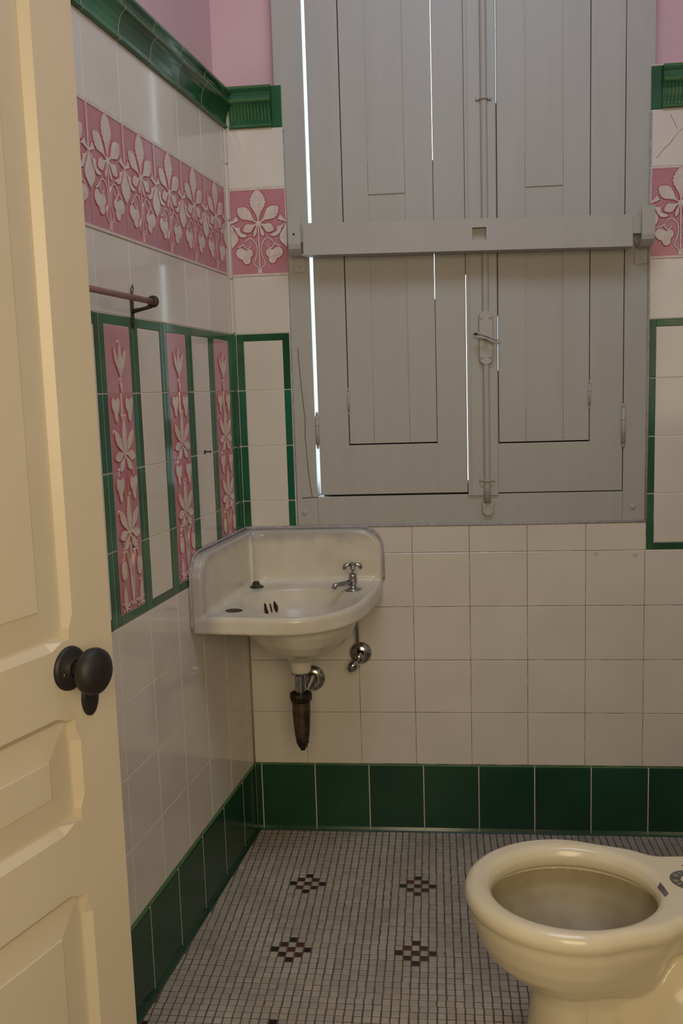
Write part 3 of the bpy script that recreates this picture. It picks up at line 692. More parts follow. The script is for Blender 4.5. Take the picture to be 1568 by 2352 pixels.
# tongues resting in the brackets
slab((0.168, xa), (1.606, 1.606), (1.648, 1.648), y0 + 0.008, y1, M['paint']); slab((xb, 1.052), (1.590, 1.590), (1.632, 1.632), y0 + 0.008, y1, M['paint'])
o = spart('bar_beam', mb, bar, 0)
tag(bar, 'heavy grey wooden bar across both shutters with a square mortise in its middle', 'bar')
def bracket(xc, zc, label, side):
    w = 0.0155; mb = MB()
    # strap profile in (y,z): up from the lower plate, out under the tongue and up in front of it
    path = [(-0.001, -0.062), (-0.001, -0.006), (-0.004, -0.003)] + [(-0.0395 + 0.0395 * math.cos(a) * 1.0, -0.004 + 0.020 * math.sin(a)) for a in [-PI * i / 8 for i in range(1, 8)]] + [(-0.0790, -0.002), (-0.0790, 0.066)]
    path = [(FY - 0.001 + p[0], p[1]) for p in path]
    t = 0.0028; rows = []
    for i, p in enumerate(path):
        q0 = Vector(path[max(0, i - 1)]); q1 = Vector(path[min(len(path) - 1, i + 1)]); d = (q1 - q0).normalized(); nn = Vector((-d.y, d.x)) * t
        rows.append([mb.V(xc - w, p[0] + nn.x, zc + p[1] + nn.y), mb.V(xc + w, p[0] + nn.x, zc + p[1] + nn.y), mb.V(xc + w, p[0] - nn.x, zc + p[1] - nn.y), mb.V(xc - w, p[0] - nn.x, zc + p[1] - nn.y)])
    for a, b in zip(rows, rows[1:]):
        for k in range(4): mb.F((a[k], a[(k + 1) % 4], b[(k + 1) % 4], b[k]), M['metal_paint'])
    mb.F(rows[0], M['metal_paint']); mb.F(rows[-1], M['metal_paint'])
    root = empty('bar_bracket', (xc, FY, zc)); bpy.context.view_layer.update()
    spart('strap', mb, root, 0.0010)
    m2 = MB(); m2.lathe([(0.0045, 0), (0.0035, 0.0016), (0, 0.0022)], M['metal_paint'], 12, (xc, FY - 0.0045, zc - 0.050), (0, -1, 0)); spart('screw', m2, root)
    if side < 0:
        m2 = MB(); m2.lathe([(0.0028, 0), (0, 0.0004)], M['hole'], 12, (xc - 0.001, FY - 0.0829, zc + 0.022), (0, -1, 0)); spart('screw_hole', m2, root)
    return tag(root, label, 'bracket', 'brackets of the shutter bar')
bracket(0.1790, 1.6020, 'grey iron hook bracket holding the left end of the shutter bar', -1)
bracket(1.0480, 1.5860, 'grey iron hook bracket holding the right end of the shutter bar', 1)

# ---------------------------------------------------------------- towel rail on the left wall
rail = empty('towel_rail'); rail.matrix_world = LM @ Matrix.Translation((-0.9, -0.05, 1.413)); bpy.context.view_layer.update()
inv = rail.matrix_world.inverted()
def rp(name, mb):
    o = mb.build(name); o.parent = rail; o.matrix_parent_inverse = inv; o.matrix_world = LM; return o
mb = MB(); mb.tube([(-1.30, -0.05, 1.4125), (-0.655, -0.05, 1.4135)], 0.0058, M['pinkpipe'], 16); rp('rod', mb)
mb = MB(); mb.lathe([(0.0062, -0.007), (0.0110, -0.006), (0.0118, 0.0), (0.0090, 0.002), (0.0060, 0.0035), (0, 0.003)], M['olive'], 22, (-0.650, -0.05, 1.4140), (1, 0, 0)); rp('end_cap', mb)
mb = MB()
mb.prism([(-0.6485, 1.372), (-0.6430, 1.364), (-0.6380, 1.372), (-0.6375, 1.425), (-0.6405, 1.432), (-0.6460, 1.432), (-0.6490, 1.425)], 0, -0.003, M['olive'])
mb.tube([(-0.6435, -0.001, 1.398), (-0.6470, -0.025, 1.401), (-0.6520, -0.046, 1.405)], [0.0050, 0.0035, 0.0042], M['olive'], 10)
mb.tube([(-0.6460, -0.002, 1.430), (-0.6485, -0.004, 1.442), (-0.6435, -0.005, 1.449), (-0.6385, -0.004, 1.441), (-0.6405, -0.002, 1.430)], 0.0011, M['olive'], 8)
rp('bracket', mb)
tag(rail, 'thin pink painted towel rail on a dark bracket, left wall above the green panels', 'towel rail')

# ---------------------------------------------------------------- sink
def voxel(o, size, iters, fac=0.5):
    md = o.modifiers.new('r', 'REMESH'); md.mode = 'VOXEL'; md.voxel_size = size; md.use_smooth_shade = True
    sm = o.modifiers.new('s', 'SMOOTH'); sm.iterations = iters; sm.factor = fac
    bpy.context.view_layer.update()
    dg = bpy.context.evaluated_depsgraph_get(); me = bpy.data.meshes.new_from_object(o.evaluated_get(dg))
    mats = list(o.data.materials); o.modifiers.clear(); o.data = me
    me.materials.clear()
    for m in mats: me.materials.append(m)
    me.polygons.foreach_set('use_smooth', [True] * len(me.polygons)); me.polygons.foreach_set('material_index', [0] * len(me.polygons))
    return o
def ray_poly(c, a, poly):
    d = Vector((math.cos(a), math.sin(a))); best = None
    for i in range(len(poly)):
        p = Vector(poly[i][:2]) - Vector(c); e = Vector(poly[(i + 1) % len(poly)][:2]) - Vector(poly[i][:2])
        den = d.x * e.y - d.y * e.x
        if abs(den) < 1e-12: continue
        t = (p.x * e.y - p.y * e.x) / den; u = (p.x * d.y - p.y * d.x) / den
        if t > 0 and -1e-6 <= u <= 1 + 1e-6 and (best is None or t > best): best = t
    return best
def LP(d, o=0.0): return (-d * math.sin(ANG) + o * math.cos(ANG), -d * math.cos(ANG) - o * math.sin(ANG))
e0 = 0.0015
outl = [(0.002, -e0), LP(0.10, e0), LP(0.20, e0), LP(0.30, e0), LP(0.418, e0)] + [tuple(p) for p in curve_pts([LP(0.422, 0.01), (0.04, -0.428), (0.10, -0.436), (0.16, -0.441), (0.21, -0.437), (0.262, -0.412), (0.312, -0.357), (0.344, -0.28), (0.361, -0.19), (0.372, -0.10), (0.376, -e0)], 4)]
sc = (0.178, -0.232); NA = 192
def sink_rows():
    rows = []
    angs = [2 * PI * i / NA for i in range(NA)]
    Ro = [ray_poly(sc, a, outl) for a in angs]
    def Rb(a):
        rx, ry = 0.150, 0.143
        r = 1 / math.sqrt((math.cos(a) / rx) ** 2 + (math.sin(a) / ry) ** 2)
        lf = max(0, -math.cos(a)) * max(0, -math.sin(a)); r *= 1 - 0.10 * lf
        # opening pushed out to a rounded D towards the front
        f = max(0, -math.sin(a)); return r * (1 + 0.17 * f * max(0, math.cos(a))) + 0.022 * f * (1 if math.cos(a) > 0 else max(0, 1 + 2.2 * math.cos(a)))
    B = [min(Rb(a), Ro[i] - 0.022) for i, a in enumerate(angs)]
    def ring(rad, z): rows.append([(sc[0] + rad[i] * math.cos(a), sc[1] + rad[i] * math.sin(a), z(i) if callable(z) else z) for i, a in enumerate(angs)])
    # outside, from the outlet upwards
    dc = 0.0
    for r, z in ((0.0225, 0.532), (0.0255, 0.536), (0.0265, 0.548), (0.0285, 0.562), (0.036, 0.570)): ring([r] * NA, z)
    for fr, add, z in ((0.36, 0.006, 0.580), (0.50, 0.010, 0.592), (0.64, 0.012, 0.608), (0.76, 0.013, 0.630), (0.85, 0.013, 0.656), (0.90, 0.013, 0.680)):
        ring([min(B[i] * fr + add, Ro[i] - 0.012) for i in range(NA)], z)
    ring([R - 0.004 for R in Ro], 0.680); ring([R for R in Ro], 0.684); ring([R for R in Ro], 0.712); ring([R - 0.003 for R in Ro], 0.7195); ring([R - 0.010 for R in Ro], 0.7225)
    ring([max(B[i] + 0.006, Ro[i] - 0.020) for i in range(NA)], 0.7205)
    ring([max(B[i] + 0.003, min(B[i] + 0.012, Ro[i] - 0.024)) for i in range(NA)], 0.7175)
    ring([B[i] for i in range(NA)], 0.7150)
    for fr, z in ((0.970, 0.706), (0.92, 0.690), (0.84, 0.667), (0.72, 0.640), (0.56, 0.617), (0.36, 0.603), (0.16, 0.598)):
        ring([B[i] * fr for i in range(NA)], z)
    return rows
rows = sink_rows(); mb = MB()
idx = [[mb.V(*p) for p in r] for r in rows]
for a, b in zip(idx, idx[1:]):
    for k in range(NA): mb.F((a[k], a[(k + 1) % NA], b[(k + 1) % NA], b[k]), M['porcelain'])
mb.F(idx[0][::-1], M['porcelain']); mb.F(idx[-1], M['porcelain'])
def splash(fn, L, z0, z1, r, th):
    """upstand slab along a wall: fn(a, out) -> (x,y); rounded far top corner and thick rolled edge"""
    out = [(0, z0), (L, z0)] + [(L - r + r * math.cos(a), z1 - r + r * math.sin(a)) for a in [PI / 2 * i / 8 for i in range(9)]] + [(0, z1)]
    def off(d): return [(max(0, p[0] - (d if p[0] > L - r - 1e-6 else 0)), p[1] - (d if p[1] > z0 + 0.02 else 0)) for p in out]
    layers = [(0.0, out), (th - 0.006, out), (th, off(0.006))]
    ids = []
    for o, pl in layers: ids.append([mb.V(*fn(a, o), z) for a, z in pl])
    n = len(out)
    for a, b in zip(ids, ids[1:]):
        for k in range(n): mb.F((a[k], a[(k + 1) % n], b[(k + 1) % n], b[k]), M['porcelain'])
    mb.F(ids[0][::-1], M['porcelain']); mb.F(ids[-1], M['porcelain'])
splash(lambda a, o: (a + 0.002, -o - e0), 0.374, 0.685, 0.862, 0.060, 0.030)
splash(lambda a, o: LP(a + 0.002, o + e0), 0.418, 0.682, 0.862, 0.060, 0.030)
# fillets in the three re-entrant edges
def fillet(P0, P1, u, v, r, n=6):
    P0, P1, u, v = Vector(P0), Vector(P1), Vector(u), Vector(v)
    rings = []
    for P in (P0, P1):
        pts = [P - u * 0.004 - v * 0.004, P + u * r - v * 0.004]
        pts += [P + u * r + v * r - (u * math.sin(a) + v * math.cos(a)) * r for a in [PI / 2 * i / n for i in range(n + 1)]]
        pts += [P - u * 0.004 + v * r]
        rings.append([mb.V(*p) for p in pts])
    n2 = len(rings[0])
    for k in range(n2): mb.F((rings[0][k], rings[0][(k + 1) % n2], rings[1][(k + 1) % n2], rings[1][k]), M['porcelain'])
    mb.F(rings[0][::-1], M['porcelain']); mb.F(rings[1], M['porcelain'])
nl = Vector((math.cos(ANG), -math.sin(ANG), 0)); dl = Vector((-math.sin(ANG), -math.cos(ANG), 0)); Z = Vector((0, 0, 1))
fillet((0.02, -0.031, 0.717), (0.355, -0.031, 0.717), (0, -1, 0), Z, 0.022)
c0 = Vector((0, 0, 0.717)) + nl * 0.031; fillet(c0 + dl * 0.02, c0 + dl * 0.405, nl, Z, 0.022)
kx = 0.034; fillet((kx, -0.030, 0.70), (kx, -0.030, 0.850), (1, 0, 0), (0, -1, 0), 0.035)
tmp = mb.build('corner_sink')
sink = voxel(tmp, 0.0026, 5)
tag(sink, 'old white corner sink with high splashback fixed under the shuttered window', 'sink')
bv = BVHTree.FromObject(sink, bpy.context.evaluated_depsgraph_get())
def decal(name, bvh, pts, origin, direction, lift, m, parent, sub=3):
    """patch whose outline points (3-D) are dropped along direction onto a surface"""
    d = Vector(direction).normalized(); c = sum((Vector(p) for p in pts), Vector()) / len(pts); mb = MB(); rings = []
    for f in [i / sub for i in range(1, sub + 1)]:
        row = []
        for p in pts:
            q = c + (Vector(p) - c) * f; hit = bvh.ray_cast(q - d * 0.3, d)
            if hit[0] is None: hit = (q, -d)
            row.append(mb.V(*(hit[0] + hit[1] * lift)))
        rings.append(row)
    hit = bvh.ray_cast(c - d * 0.3, d); cc = mb.V(*((hit[0] or c) + (hit[1] if hit[0] else -d) * lift)); n = len(pts)
    for k in range(n): mb.F((cc, rings[0][k], rings[0][(k + 1) % n]), m, True)
    for a, b in zip(rings, rings[1:]):
        for k in range(n): mb.F((a[k], b[k], b[(k + 1) % n], a[(k + 1) % n]), m, True)
    o = mb.build(name, parent); return o
dn = (0, 0, -1)
decal('tap_hole', bv, [(0.0405 + 0.0205 * math.cos(a), -0.345 + 0.0205 * math.sin(a), 0.9) for a in [2 * PI * i / 24 for i in range(24)]], None, dn, 0.0006, M['drain_hole'], sink)
# overflow slots with rust runs
vdir = Vector((-0.55, 0.83, -0.25)).normalized(); side = vdir.cross(Z).normalized(); upv = side.cross(vdir).normalized()
bvo = Vector((0.0895, -0.137, 0.673))
for k, (dx, w, h, rr) in enumerate(((-0.0155, 0.0038, 0.0150, 0.010), (0.0, 0.0024, 0.0120, 0.002), (0.0135, 0.0040, 0.0145, 0.002))):
    c = bvo + side * dx + upv * (0.001 * k)
    st = [c + side * (w * 1.7 * math.cos(a) + 0.001 * (k - 1)) + upv * (h * 0.75 * math.sin(a) - rr * 0.6) for a in [2 * PI * i / 16 for i in range(16)]]
    if k != 1: decal('rust_stain', bv, st, None, vdir, 0.0005, M['rust'], sink)
    sl = [c + side * (w * sx * (1 - 0.12 * abs(sy))) + upv * (h * sy) for sx, sy in ((-1, -0.6), (-0.6, -1), (0.6, -1), (1, -0.6), (1, 0.6), (0.6, 1), (-0.6, 1), (-1, 0.6))]
    decal('overflow_slot', bv, sl, None, vdir, 0.0010, M['hole'], sink)
mb = MB(); mb.lathe([(0, 0.0), (0.010, 0.0), (0.0105, 0.002), (0.020, 0.0035), (0.021, 0.002), (0.021, -0.001)], M['chrome'], 24, (sc[0], sc[1], 0.5985)); mb.build('drain_ring', sink)
# blanked second tap stub, in the corner
mb = MB(); cx, cy = 0.0445, -0.086; mb.lathe([(0.020, 0.0), (0.0195, 0.003), (0.012, 0.006), (0.0095, 0.009), (0.010, 0.013), (0.006, 0.016), (0, 0.0165)], M['olive'], 8, (cx, cy, 0.7185), sm=False)
mb.tube([(cx - 0.022, cy - 0.004, 0.7195), (cx - 0.008, cy, 0.724)], 0.003, M['chrome'], 8); mb.build('chain_stay', sink)
# caulk smeared between splashback and wall
mb = MB()
tp = [(0.002, 0.8655)] + [(x, 0.8655) for x in (0.08, 0.16, 0.24, 0.30)] + [(0.316 + 0.060 * math.sin(a), 0.803 + 0.062 * math.cos(a)) for a in [PI / 2 * i / 6 for i in range(7)]] + [(0.3780, 0.77), (0.3775, 0.72)]
mb.tube([(x, -0.0035 - rnd.uniform(0, 0.002), z + rnd.uniform(-0.0008, 0.0008)) for x, z in [tuple(p) for p in curve_pts(tp, 3)]], 0.0048, M['caulk'], 8)
tq = [(x, 0.8655) for x in (0.01, 0.10, 0.20, 0.30, 0.355)] + [(0.360 + 0.062 * math.sin(a), 0.803 + 0.062 * math.cos(a)) for a in [PI / 2 * i / 6 for i in range(7)]] + [(0.4225, 0.74), (0.4225, 0.69)]
mb.tube([(*LP(a, 0.003 + rnd.uniform(0, 0.002)), z) for a, z in [tuple(p) for p in curve_pts(tq, 3)]], 0.0036, M['caulk'], 8)
mb.build('caulk_line', sink)
# tap
FXP, FYP, FZ = 0.3055, -0.120, 0.7185
faucet = empty('faucet', (FXP, FYP, FZ)); faucet.parent = sink; bpy.context.view_layer.update()
mb = MB(); mb.lathe([(0.0225, 0.0), (0.0225, 0.0015), (0.019, 0.0035), (0.010, 0.006), (0.0085, 0.010)], M['chrome'], 28); mb.build('base_plate', faucet)
mb = MB(); mb.lathe([(0.0085, 0.006), (0.0095, 0.012), (0.0110, 0.018), (0.0115, 0.026), (0.0098, 0.031), (0.0102, 0.032), (0.0102, 0.040), (0.0080, 0.042), (0.0035, 0.044), (0.0030, 0.056)], M['chrome'], 28); mb.build('tap_body', faucet)
sd = Vector((-0.80, -0.60, 0)).normalized()
mb = MB(); mb.tube([sd * 0.004 + Vector((0, 0, 0.019)), sd * 0.025 + Vector((0, 0, 0.0185)), sd * 0.045 + Vector((0, 0, 0.0180)), sd * 0.054 + Vector((0, 0, 0.0165)), sd * 0.058 + Vector((0, 0, 0.008))], [0.0085, 0.0062, 0.0055, 0.0068, 0.0066], M['chrome'], 16); mb.build('spout', faucet)
mb = MB()
mb.lathe([(0.0, 0.053), (0.0062, 0.054), (0.0066, 0.066), (0.0040, 0.070), (0, 0.0705)], M['chrome'], 16)
for k in range(4):
    a = k * PI / 2 + 0.15; u = Vector((math.cos(a), math.sin(a), 0))
    mb.tube([u * 0.004 + Vector((0, 0, 0.064)), u * 0.012 + Vector((0, 0, 0.0655)), u * 0.018 + Vector((0, 0, 0.063)), u * 0.0215 + Vector((0, 0, 0.056)), u * 0.0220 + Vector((0, 0, 0.052))], [0.0048, 0.0044, 0.0058, 0.0056, 0.002], M['chrome'], 12)
mb.build('cross_handle', faucet)

# ---------------------------------------------------------------- waste trap and stop valve
TX, TY = 0.1690, -0.205
trap = empty('sink_trap', (TX, TY, 0.42)); bpy.context.view_layer.update()
def tpart(name, mb, root):
    o = mb.build(name); o.parent = root; o.matrix_parent_inverse = root.matrix_world.inverted(); return o
mb = MB(); mb.lathe([(0.0215, 0.534), (0.0220, 0.530), (0.0215, 0.521), (0.0150, 0.518), (0.0140, 0.515), (0.0140, 0.455)], M['chrome'], 30, (TX + 0.003, TY - 0.004, 0)); tpart('tailpiece', mb, trap)
mb = MB(); mb.lathe([(0.0180, 0.472), (0.0275, 0.470), (0.0290, 0.462), (0.0280, 0.452), (0.0230, 0.446), (0.0220, 0.440)], M['dark_bronze'], 10, (TX + 0.003, TY - 0.002, 0), sm=False); tpart('slip_nut', mb, trap)
mb = MB(); mb.lathe([(0.0235, 0.448), (0.0232, 0.425), (0.0218, 0.395), (0.0190, 0.360), (0.0165, 0.345), (0.0150, 0.343)], M['bronze'], 30, (TX + 0.003, TY - 0.002, 0)); tpart('trap_body', mb, trap)
mb = MB(); mb.lathe([(0.0150, 0.346), (0.0165, 0.343), (0.0165, 0.337), (0.0125, 0.334), (0.0130, 0.329), (0.0085, 0.324), (0.0060, 0.318), (0, 0.316)], M['dark_bronze'], 8, (TX + 0.003, TY - 0.002, 0), sm=False); tpart('cleanout_plug', mb, trap)
mb = MB(); mb.tube([(TX + 0.003, TY, 0.444), (TX + 0.004, TY + 0.05, 0.444), (TX + 0.004, 0.0, 0.442)], 0.0150, M['chrome'], 20); tpart('waste_pipe', mb, trap)
mb = MB(); mb.lathe([(0.0370, 0.0), (0.0362, 0.004), (0.0290, 0.010), (0.0190, 0.013), (0.0155, 0.013)], M['chrome'], 36, (TX + 0.004, -0.0005, 0.442), (0, -1, 0)); tpart('wall_flange', mb, trap)
tag(trap, 'tarnished brass trap with chrome tailpiece hanging below the corner sink', 'drain trap')
VX, VZ = 0.3100, 0.5140
valve = empty('stop_valve', (VX, 0, VZ)); bpy.context.view_layer.update()
mb = MB(); mb.lathe([(0.0310, 0.0), (0.0305, 0.003), (0.0260, 0.009), (0.0170, 0.013), (0.0110, 0.014)], M['chrome'], 40, (VX, -0.0005, VZ), (0, -1, 0)); tpart('wall_flange', mb, valve)
mb = MB(); mb.tube([(VX, -0.005, VZ), (VX - 0.001, -0.048, VZ - 0.002)], [0.0090, 0.0085], M['chrome'], 18)
mb.lathe([(0, -0.014), (0.0085, -0.012), (0.0115, -0.004), (0.0115, 0.006), (0.0080, 0.013), (0.0055, 0.016)], M['chrome'], 20, (VX - 0.001, -0.045, VZ - 0.002)); tpart('valve_body', mb, valve)
mb = MB(); mb.tube([(VX - 0.003, -0.045, VZ + 0.010), (VX - 0.004, -0.048, 0.60), (VX - 0.004, -0.055, 0.679)], 0.0046, M['chrome'], 14); tpart('supply_tube', mb, valve)
mb = MB(); ax = Vector((-0.62, -0.52, -0.58)); hp = Vector((VX - 0.001, -0.048, VZ - 0.006))
mb.tube([hp, hp + ax.normalized() * 0.018], 0.0050, M['chrome'], 12)
mb.lathe([(0, 0.006), (0.0120, 0.009), (0.0180, 0.016), (0.0195, 0.024), (0.0160, 0.035), (0.0075, 0.042), (0, 0.043)], M['chrome'], 24, tuple(hp), tuple(ax), scale=(1.0, 0.72)); tpart('oval_handle', mb, valve)
tag(valve, 'chrome stop valve on the wall under the right end of the sink', 'valve')

# ---------------------------------------------------------------- toilet
TCX, TCY = 0.735, -0.9715; RZ = 0.400
def t_outline(F, Wd, Bk, Wb, n=144, neck=0.16):
    """half-width Wd round the front, narrowing to Wb at the back (x = +Bk)"""
    pts = []
    for i in range(n):
        a = 2 * PI * i / n; c, s_ = math.cos(a), math.sin(a)
        pts.append((c, s_))
    poly = []
    # front arc
    m = 36
    for i in range(m + 1):
        a = PI / 2 + PI * i / m * 1.0
        poly.append((F * math.cos(a), Wd * math.sin(a)))
    # lower side to back (towards +x) and return
    k0 = Wd * 0.42
    sidep = [(k0 * 0.45, -Wd * 0.975), (k0 * 0.9, -Wd * 0.91), (neck * 0.78, -(Wd * 0.55 + Wb * 0.36)), (neck, -(Wb * 1.015)), (neck * 1.2, -Wb), (Bk * 0.9, -Wb * 1.0), (Bk, -Wb * 0.86), (Bk * 1.02, 0)]
    sc_ = curve_pts([(0, -Wd)] + sidep, 4)
    poly += [tuple(p) for p in sc_[1:]]
    poly += [(p[0], -p[1]) for p in [tuple(q) for q in sc_[::-1]][1:-1]]
    return poly
def ring_from(poly, n=160):
    return [ray_poly((0, 0), 2 * PI * i / n, poly) for i in range(n)]
NT = 160
def ring3(poly, z, dx=0.0, shrink=0.0):
    R = ring_from(poly); return [(TCX + dx + (R[i] - shrink) * math.cos(2 * PI * i / NT), TCY + (R[i] - shrink) * math.sin(2 * PI * i / NT), z) for i in range(NT)]
rim = t_outline(0.1765, 0.1635, 0.30, 0.102, neck=0.165)
rim2 = t_outline(0.1715, 0.1585, 0.296, 0.098, neck=0.165)
inn = [((0.132 if math.cos(a) < 0 else 0.138) * math.cos(a), 0.120 * math.sin(a) - 0.0035) for a in [2 * PI * i / 160 for i in range(160)]]
def sc2(poly, fx, fy): return [(p[0] * fx, p[1] * fy) for p in poly]
rings = []
rings.append(ring3(t_outline(0.098, 0.118, 0.265, 0.105, neck=0.20), 0.0))
rings.append(ring3(t_outline(0.096, 0.116, 0.262, 0.103, neck=0.20), 0.020))
rings.append(ring3(t_outline(0.086, 0.102, 0.25, 0.095, neck=0.20), 0.045))
rings.append(ring3(t_outline(0.074, 0.090, 0.24, 0.088, neck=0.20), 0.10))
for F_, W_, B_, Wb_, nk_, z_ in ((0.068, 0.083, 0.235, 0.085, 0.20, 0.16), (0.062, 0.084, 0.225, 0.086, 0.20, 0.22), (0.066, 0.090, 0.215, 0.080, 0.18, 0.244),
                           (0.095, 0.106, 0.200, 0.068, 0.155, 0.254), (0.122, 0.126, 0.200, 0.062, 0.145, 0.269), (0.145, 0.146, 0.205, 0.062, 0.150, 0.292),
                           (0.159, 0.160, 0.220, 0.070, 0.155, 0.320), (0.168, 0.169, 0.260, 0.090, 0.160, 0.350)):
    rings.append(ring3(t_outline(F_, W_ * 0.93, B_, Wb_, neck=nk_), z_))
rings.append(ring3(rim2, 0.368))
rings.append(ring3(rim, 0.372, shrink=0.002))
rings.append(ring3(rim, 0.377, shrink=0.0)); rings.append(ring3(rim, 0.384, shrink=0.0)); rings.append(ring3(rim, 0.394, shrink=0.004)); rings.append(ring3(rim, RZ, shrink=0.014))
rings.append(ring3(inn, RZ - 0.0005, dx=0.002, shrink=-0.016)); rings.append(ring3(inn, RZ - 0.006, dx=0.002, shrink=-0.006)); rings.append(ring3(inn, RZ - 0.018, dx=0.002, shrink=0.0))
rings.append(ring3(inn, 0.368, dx=0.002, shrink=-0.001)); rings.append(ring3(inn, 0.362, dx=0.002, shrink=-0.006)); rings.append(ring3(inn, 0.358, dx=0.002, shrink=-0.017))
rings.append(ring3(sc2(inn, 1.04, 1.08), 0.325, dx=0.002)); rings.append(ring3(sc2(inn, 0.94, 0.97), 0.300, dx=0.004)); rings.append(ring3(sc2(inn, 0.74, 0.74), 0.277, dx=0.02))
rings.append(ring3(sc2(inn, 0.50, 0.48), 0.260, dx=0.045)); rings.append(ring3(sc2(inn, 0.36, 0.36), 0.225, dx=0.055)); rings.append(ring3(sc2(inn, 0.28, 0.28), 0.200, dx=0.06))
mb = MB(); idx = [[mb.V(*p) for p in r] for r in rings]
for a, b in zip(idx, idx[1:]):
    for k in range(NT): mb.F((a[k], a[(k + 1) % NT], b[(k + 1) % NT], b[k]), M['toilet'])
mb.F(idx[0][::-1], M['toilet']); mb.F(idx[-1], M['toilet'])
# trapway swelling out of both flanks, inlet horn at the back
mb.tube([(0.78, TCY, 0.03), (0.82, TCY, 0.09), (0.87, TCY, 0.16), (0.925, TCY, 0.225), (0.960, TCY, 0.265), (0.985, TCY, 0.25), (0.99, TCY, 0.14), (0.98, TCY, 0.03)],
        [0.090, 0.106, 0.116, 0.112, 0.100, 0.100, 0.104, 0.106], M['toilet'], 40)
mb.tube([(1.02, TCY, 0.365), (1.07, TCY, 0.365)], 0.030, M['toilet'], 24)
toilet = voxel(mb.build('toilet'), 0.0030, 7)
toilet.data.materials.append(M['bowl_interior'])
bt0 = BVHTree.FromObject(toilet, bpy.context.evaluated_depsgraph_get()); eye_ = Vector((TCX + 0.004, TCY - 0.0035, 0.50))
for p_ in toilet.data.polygons:        # darker colour on the inside of the bowl below the turned-over rim
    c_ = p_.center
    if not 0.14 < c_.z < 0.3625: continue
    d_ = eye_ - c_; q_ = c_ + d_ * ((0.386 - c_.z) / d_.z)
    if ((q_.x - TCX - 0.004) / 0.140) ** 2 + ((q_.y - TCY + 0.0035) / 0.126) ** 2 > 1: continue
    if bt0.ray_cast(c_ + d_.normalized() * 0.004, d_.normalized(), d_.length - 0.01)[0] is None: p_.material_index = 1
tag(toilet, 'cream porcelain toilet bowl without seat standing on the mosaic floor', 'toilet')
bt = BVHTree.FromObject(toilet, bpy.context.evaluated_depsgraph_get())
# maker's round stamp, lettering strip and bolt holes on the deck
scx, scy = 0.9330, -0.9560
def ringdecal(name, r0, r1, m, a0=0.0, a1=2 * PI, n=40, lift=0.0005):
    mb = MB(); rows = []
    for i in range(n + 1):
        a = a0 + (a1 - a0) * i / n; row = []
        for r in (r0, r1):
            h = bt.ray_cast(Vector((scx + r * math.cos(a), scy + r * math.sin(a), 0.6)), Vector((0, 0, -1)))
            row.append(mb.V(*((h[0] or Vector((scx, scy, RZ))) + Vector((0, 0, lift)))))
        rows.append(row)
    for a, b in zip(rows, rows[1:]): mb.F((a[0], b[0], b[1], a[1]), m)
    return mb
mb = ringdecal('s', 0.0135, 0.0310, M['ink']); st = mb.build('maker_stamp', toilet)
mb = MB(); 
for k in range(22):        # pale strokes standing for the worn ring of letters
    a = 2 * PI * k / 22; pts = []
    for dr, da in ((0.019, -0.035), (0.027, -0.035), (0.027, 0.02), (0.019, 0.02)):
        pts.append((scx + dr * math.cos(a + da + 0.05 * (k % 3)), scy + dr * math.sin(a + da + 0.05 * (k % 3))))
    ids = []
    for p in pts:
        h = bt.ray_cast(Vector((p[0], p[1], 0.6)), Vector((0, 0, -1))); ids.append(mb.V(*((h[0] or Vector((p[0], p[1], RZ))) + Vector((0, 0, 0.0008)))))
    if k % 5: mb.F(ids, M['toilet'])
mb.build('stamp_lettering', toilet)
mb = ringdecal('s', 0.0, 0.0085, M['violet_ink']); mb.build('stamp_centre', toilet)
q = [(0.8785, -0.9640), (0.8850, -0.9600), (0.8915, -0.9860), (0.8900, -1.0040), (0.8800, -1.0060), (0.8790, -0.9850)]
decal('violet_mark', bt, [(x, y, 0.6) for x, y in [(0.8790, -0.967), (0.8850, -0.960), (0.8880, -0.980), (0.8890, -1.000), (0.8820, -1.006), (0.8810, -0.985)]], None, dn, 0.0006, M['violet_ink'], toilet)
for yy_ in (-0.912, -1.068):
    decal('seat_bolt_hole', bt, [(0.9440 + 0.0105 * math.cos(a), yy_ + 0.0105 * math.sin(a), 0.6) for a in [2 * PI * i / 20 for i in range(20)]], None, dn, 0.0006, M['rust'], toilet)
    decal('seat_bolt_hole', bt, [(0.9450 + 0.0070 * math.cos(a), yy_ + 0.0070 * math.sin(a), 0.6) for a in [2 * PI * i / 20 for i in range(20)]], None, dn, 0.0010, M['hole'], toilet)

# ---------------------------------------------------------------- door
TH_D = 0.338
DE = Vector((0.1000, -1.3223, 0.0)); dv = Vector((-math.sin(TH_D), -math.cos(TH_D), 0)); dnm = Vector((math.cos(TH_D), -math.sin(TH_D), 0))
DW = 1.00
HP = DE + dv * DW
door = empty('door_1', (HP.x, HP.y, 0)); tag(door, kind='structure'); bpy.context.view_layer.update()
dfn = lambda s, o, z: tuple(DE + dv * s + dnm * o + Vector((0, 0, z)))     # s from free edge, o towards the room, z up
def dpart(name, mb, par=door, bev=0):
    o = mb.build(name); o.parent = par; o.matrix_parent_inverse = par.matrix_world.inverted()
    if bev: bevel(o, bev)
    return o
s0, s1 = 0.0800, DW - 0.0800; sm = 0.5
zpan = [(0.19, 0.610), (0.709, 0.838), (0.940, 2.00)]; DT = 0.036; DH = 2.12; RC = 0.0110; CW = 0.0095
mb = MB(dfn); Dm = M['door']
mb.box(0, DW, -DT, -DT + 0.004, 0.012, DH, Dm)                     # back face
def rect(a0, a1, z0, z1): 
    i = [mb.V(a0, 0, z0), mb.V(a1, 0, z0), mb.V(a1, 0, z1), mb.V(a0, 0, z1)]; mb.F(i, Dm)
zz_ = [0.012] + [z for p in zpan for z in p] + [DH]
e = CW + 0.004
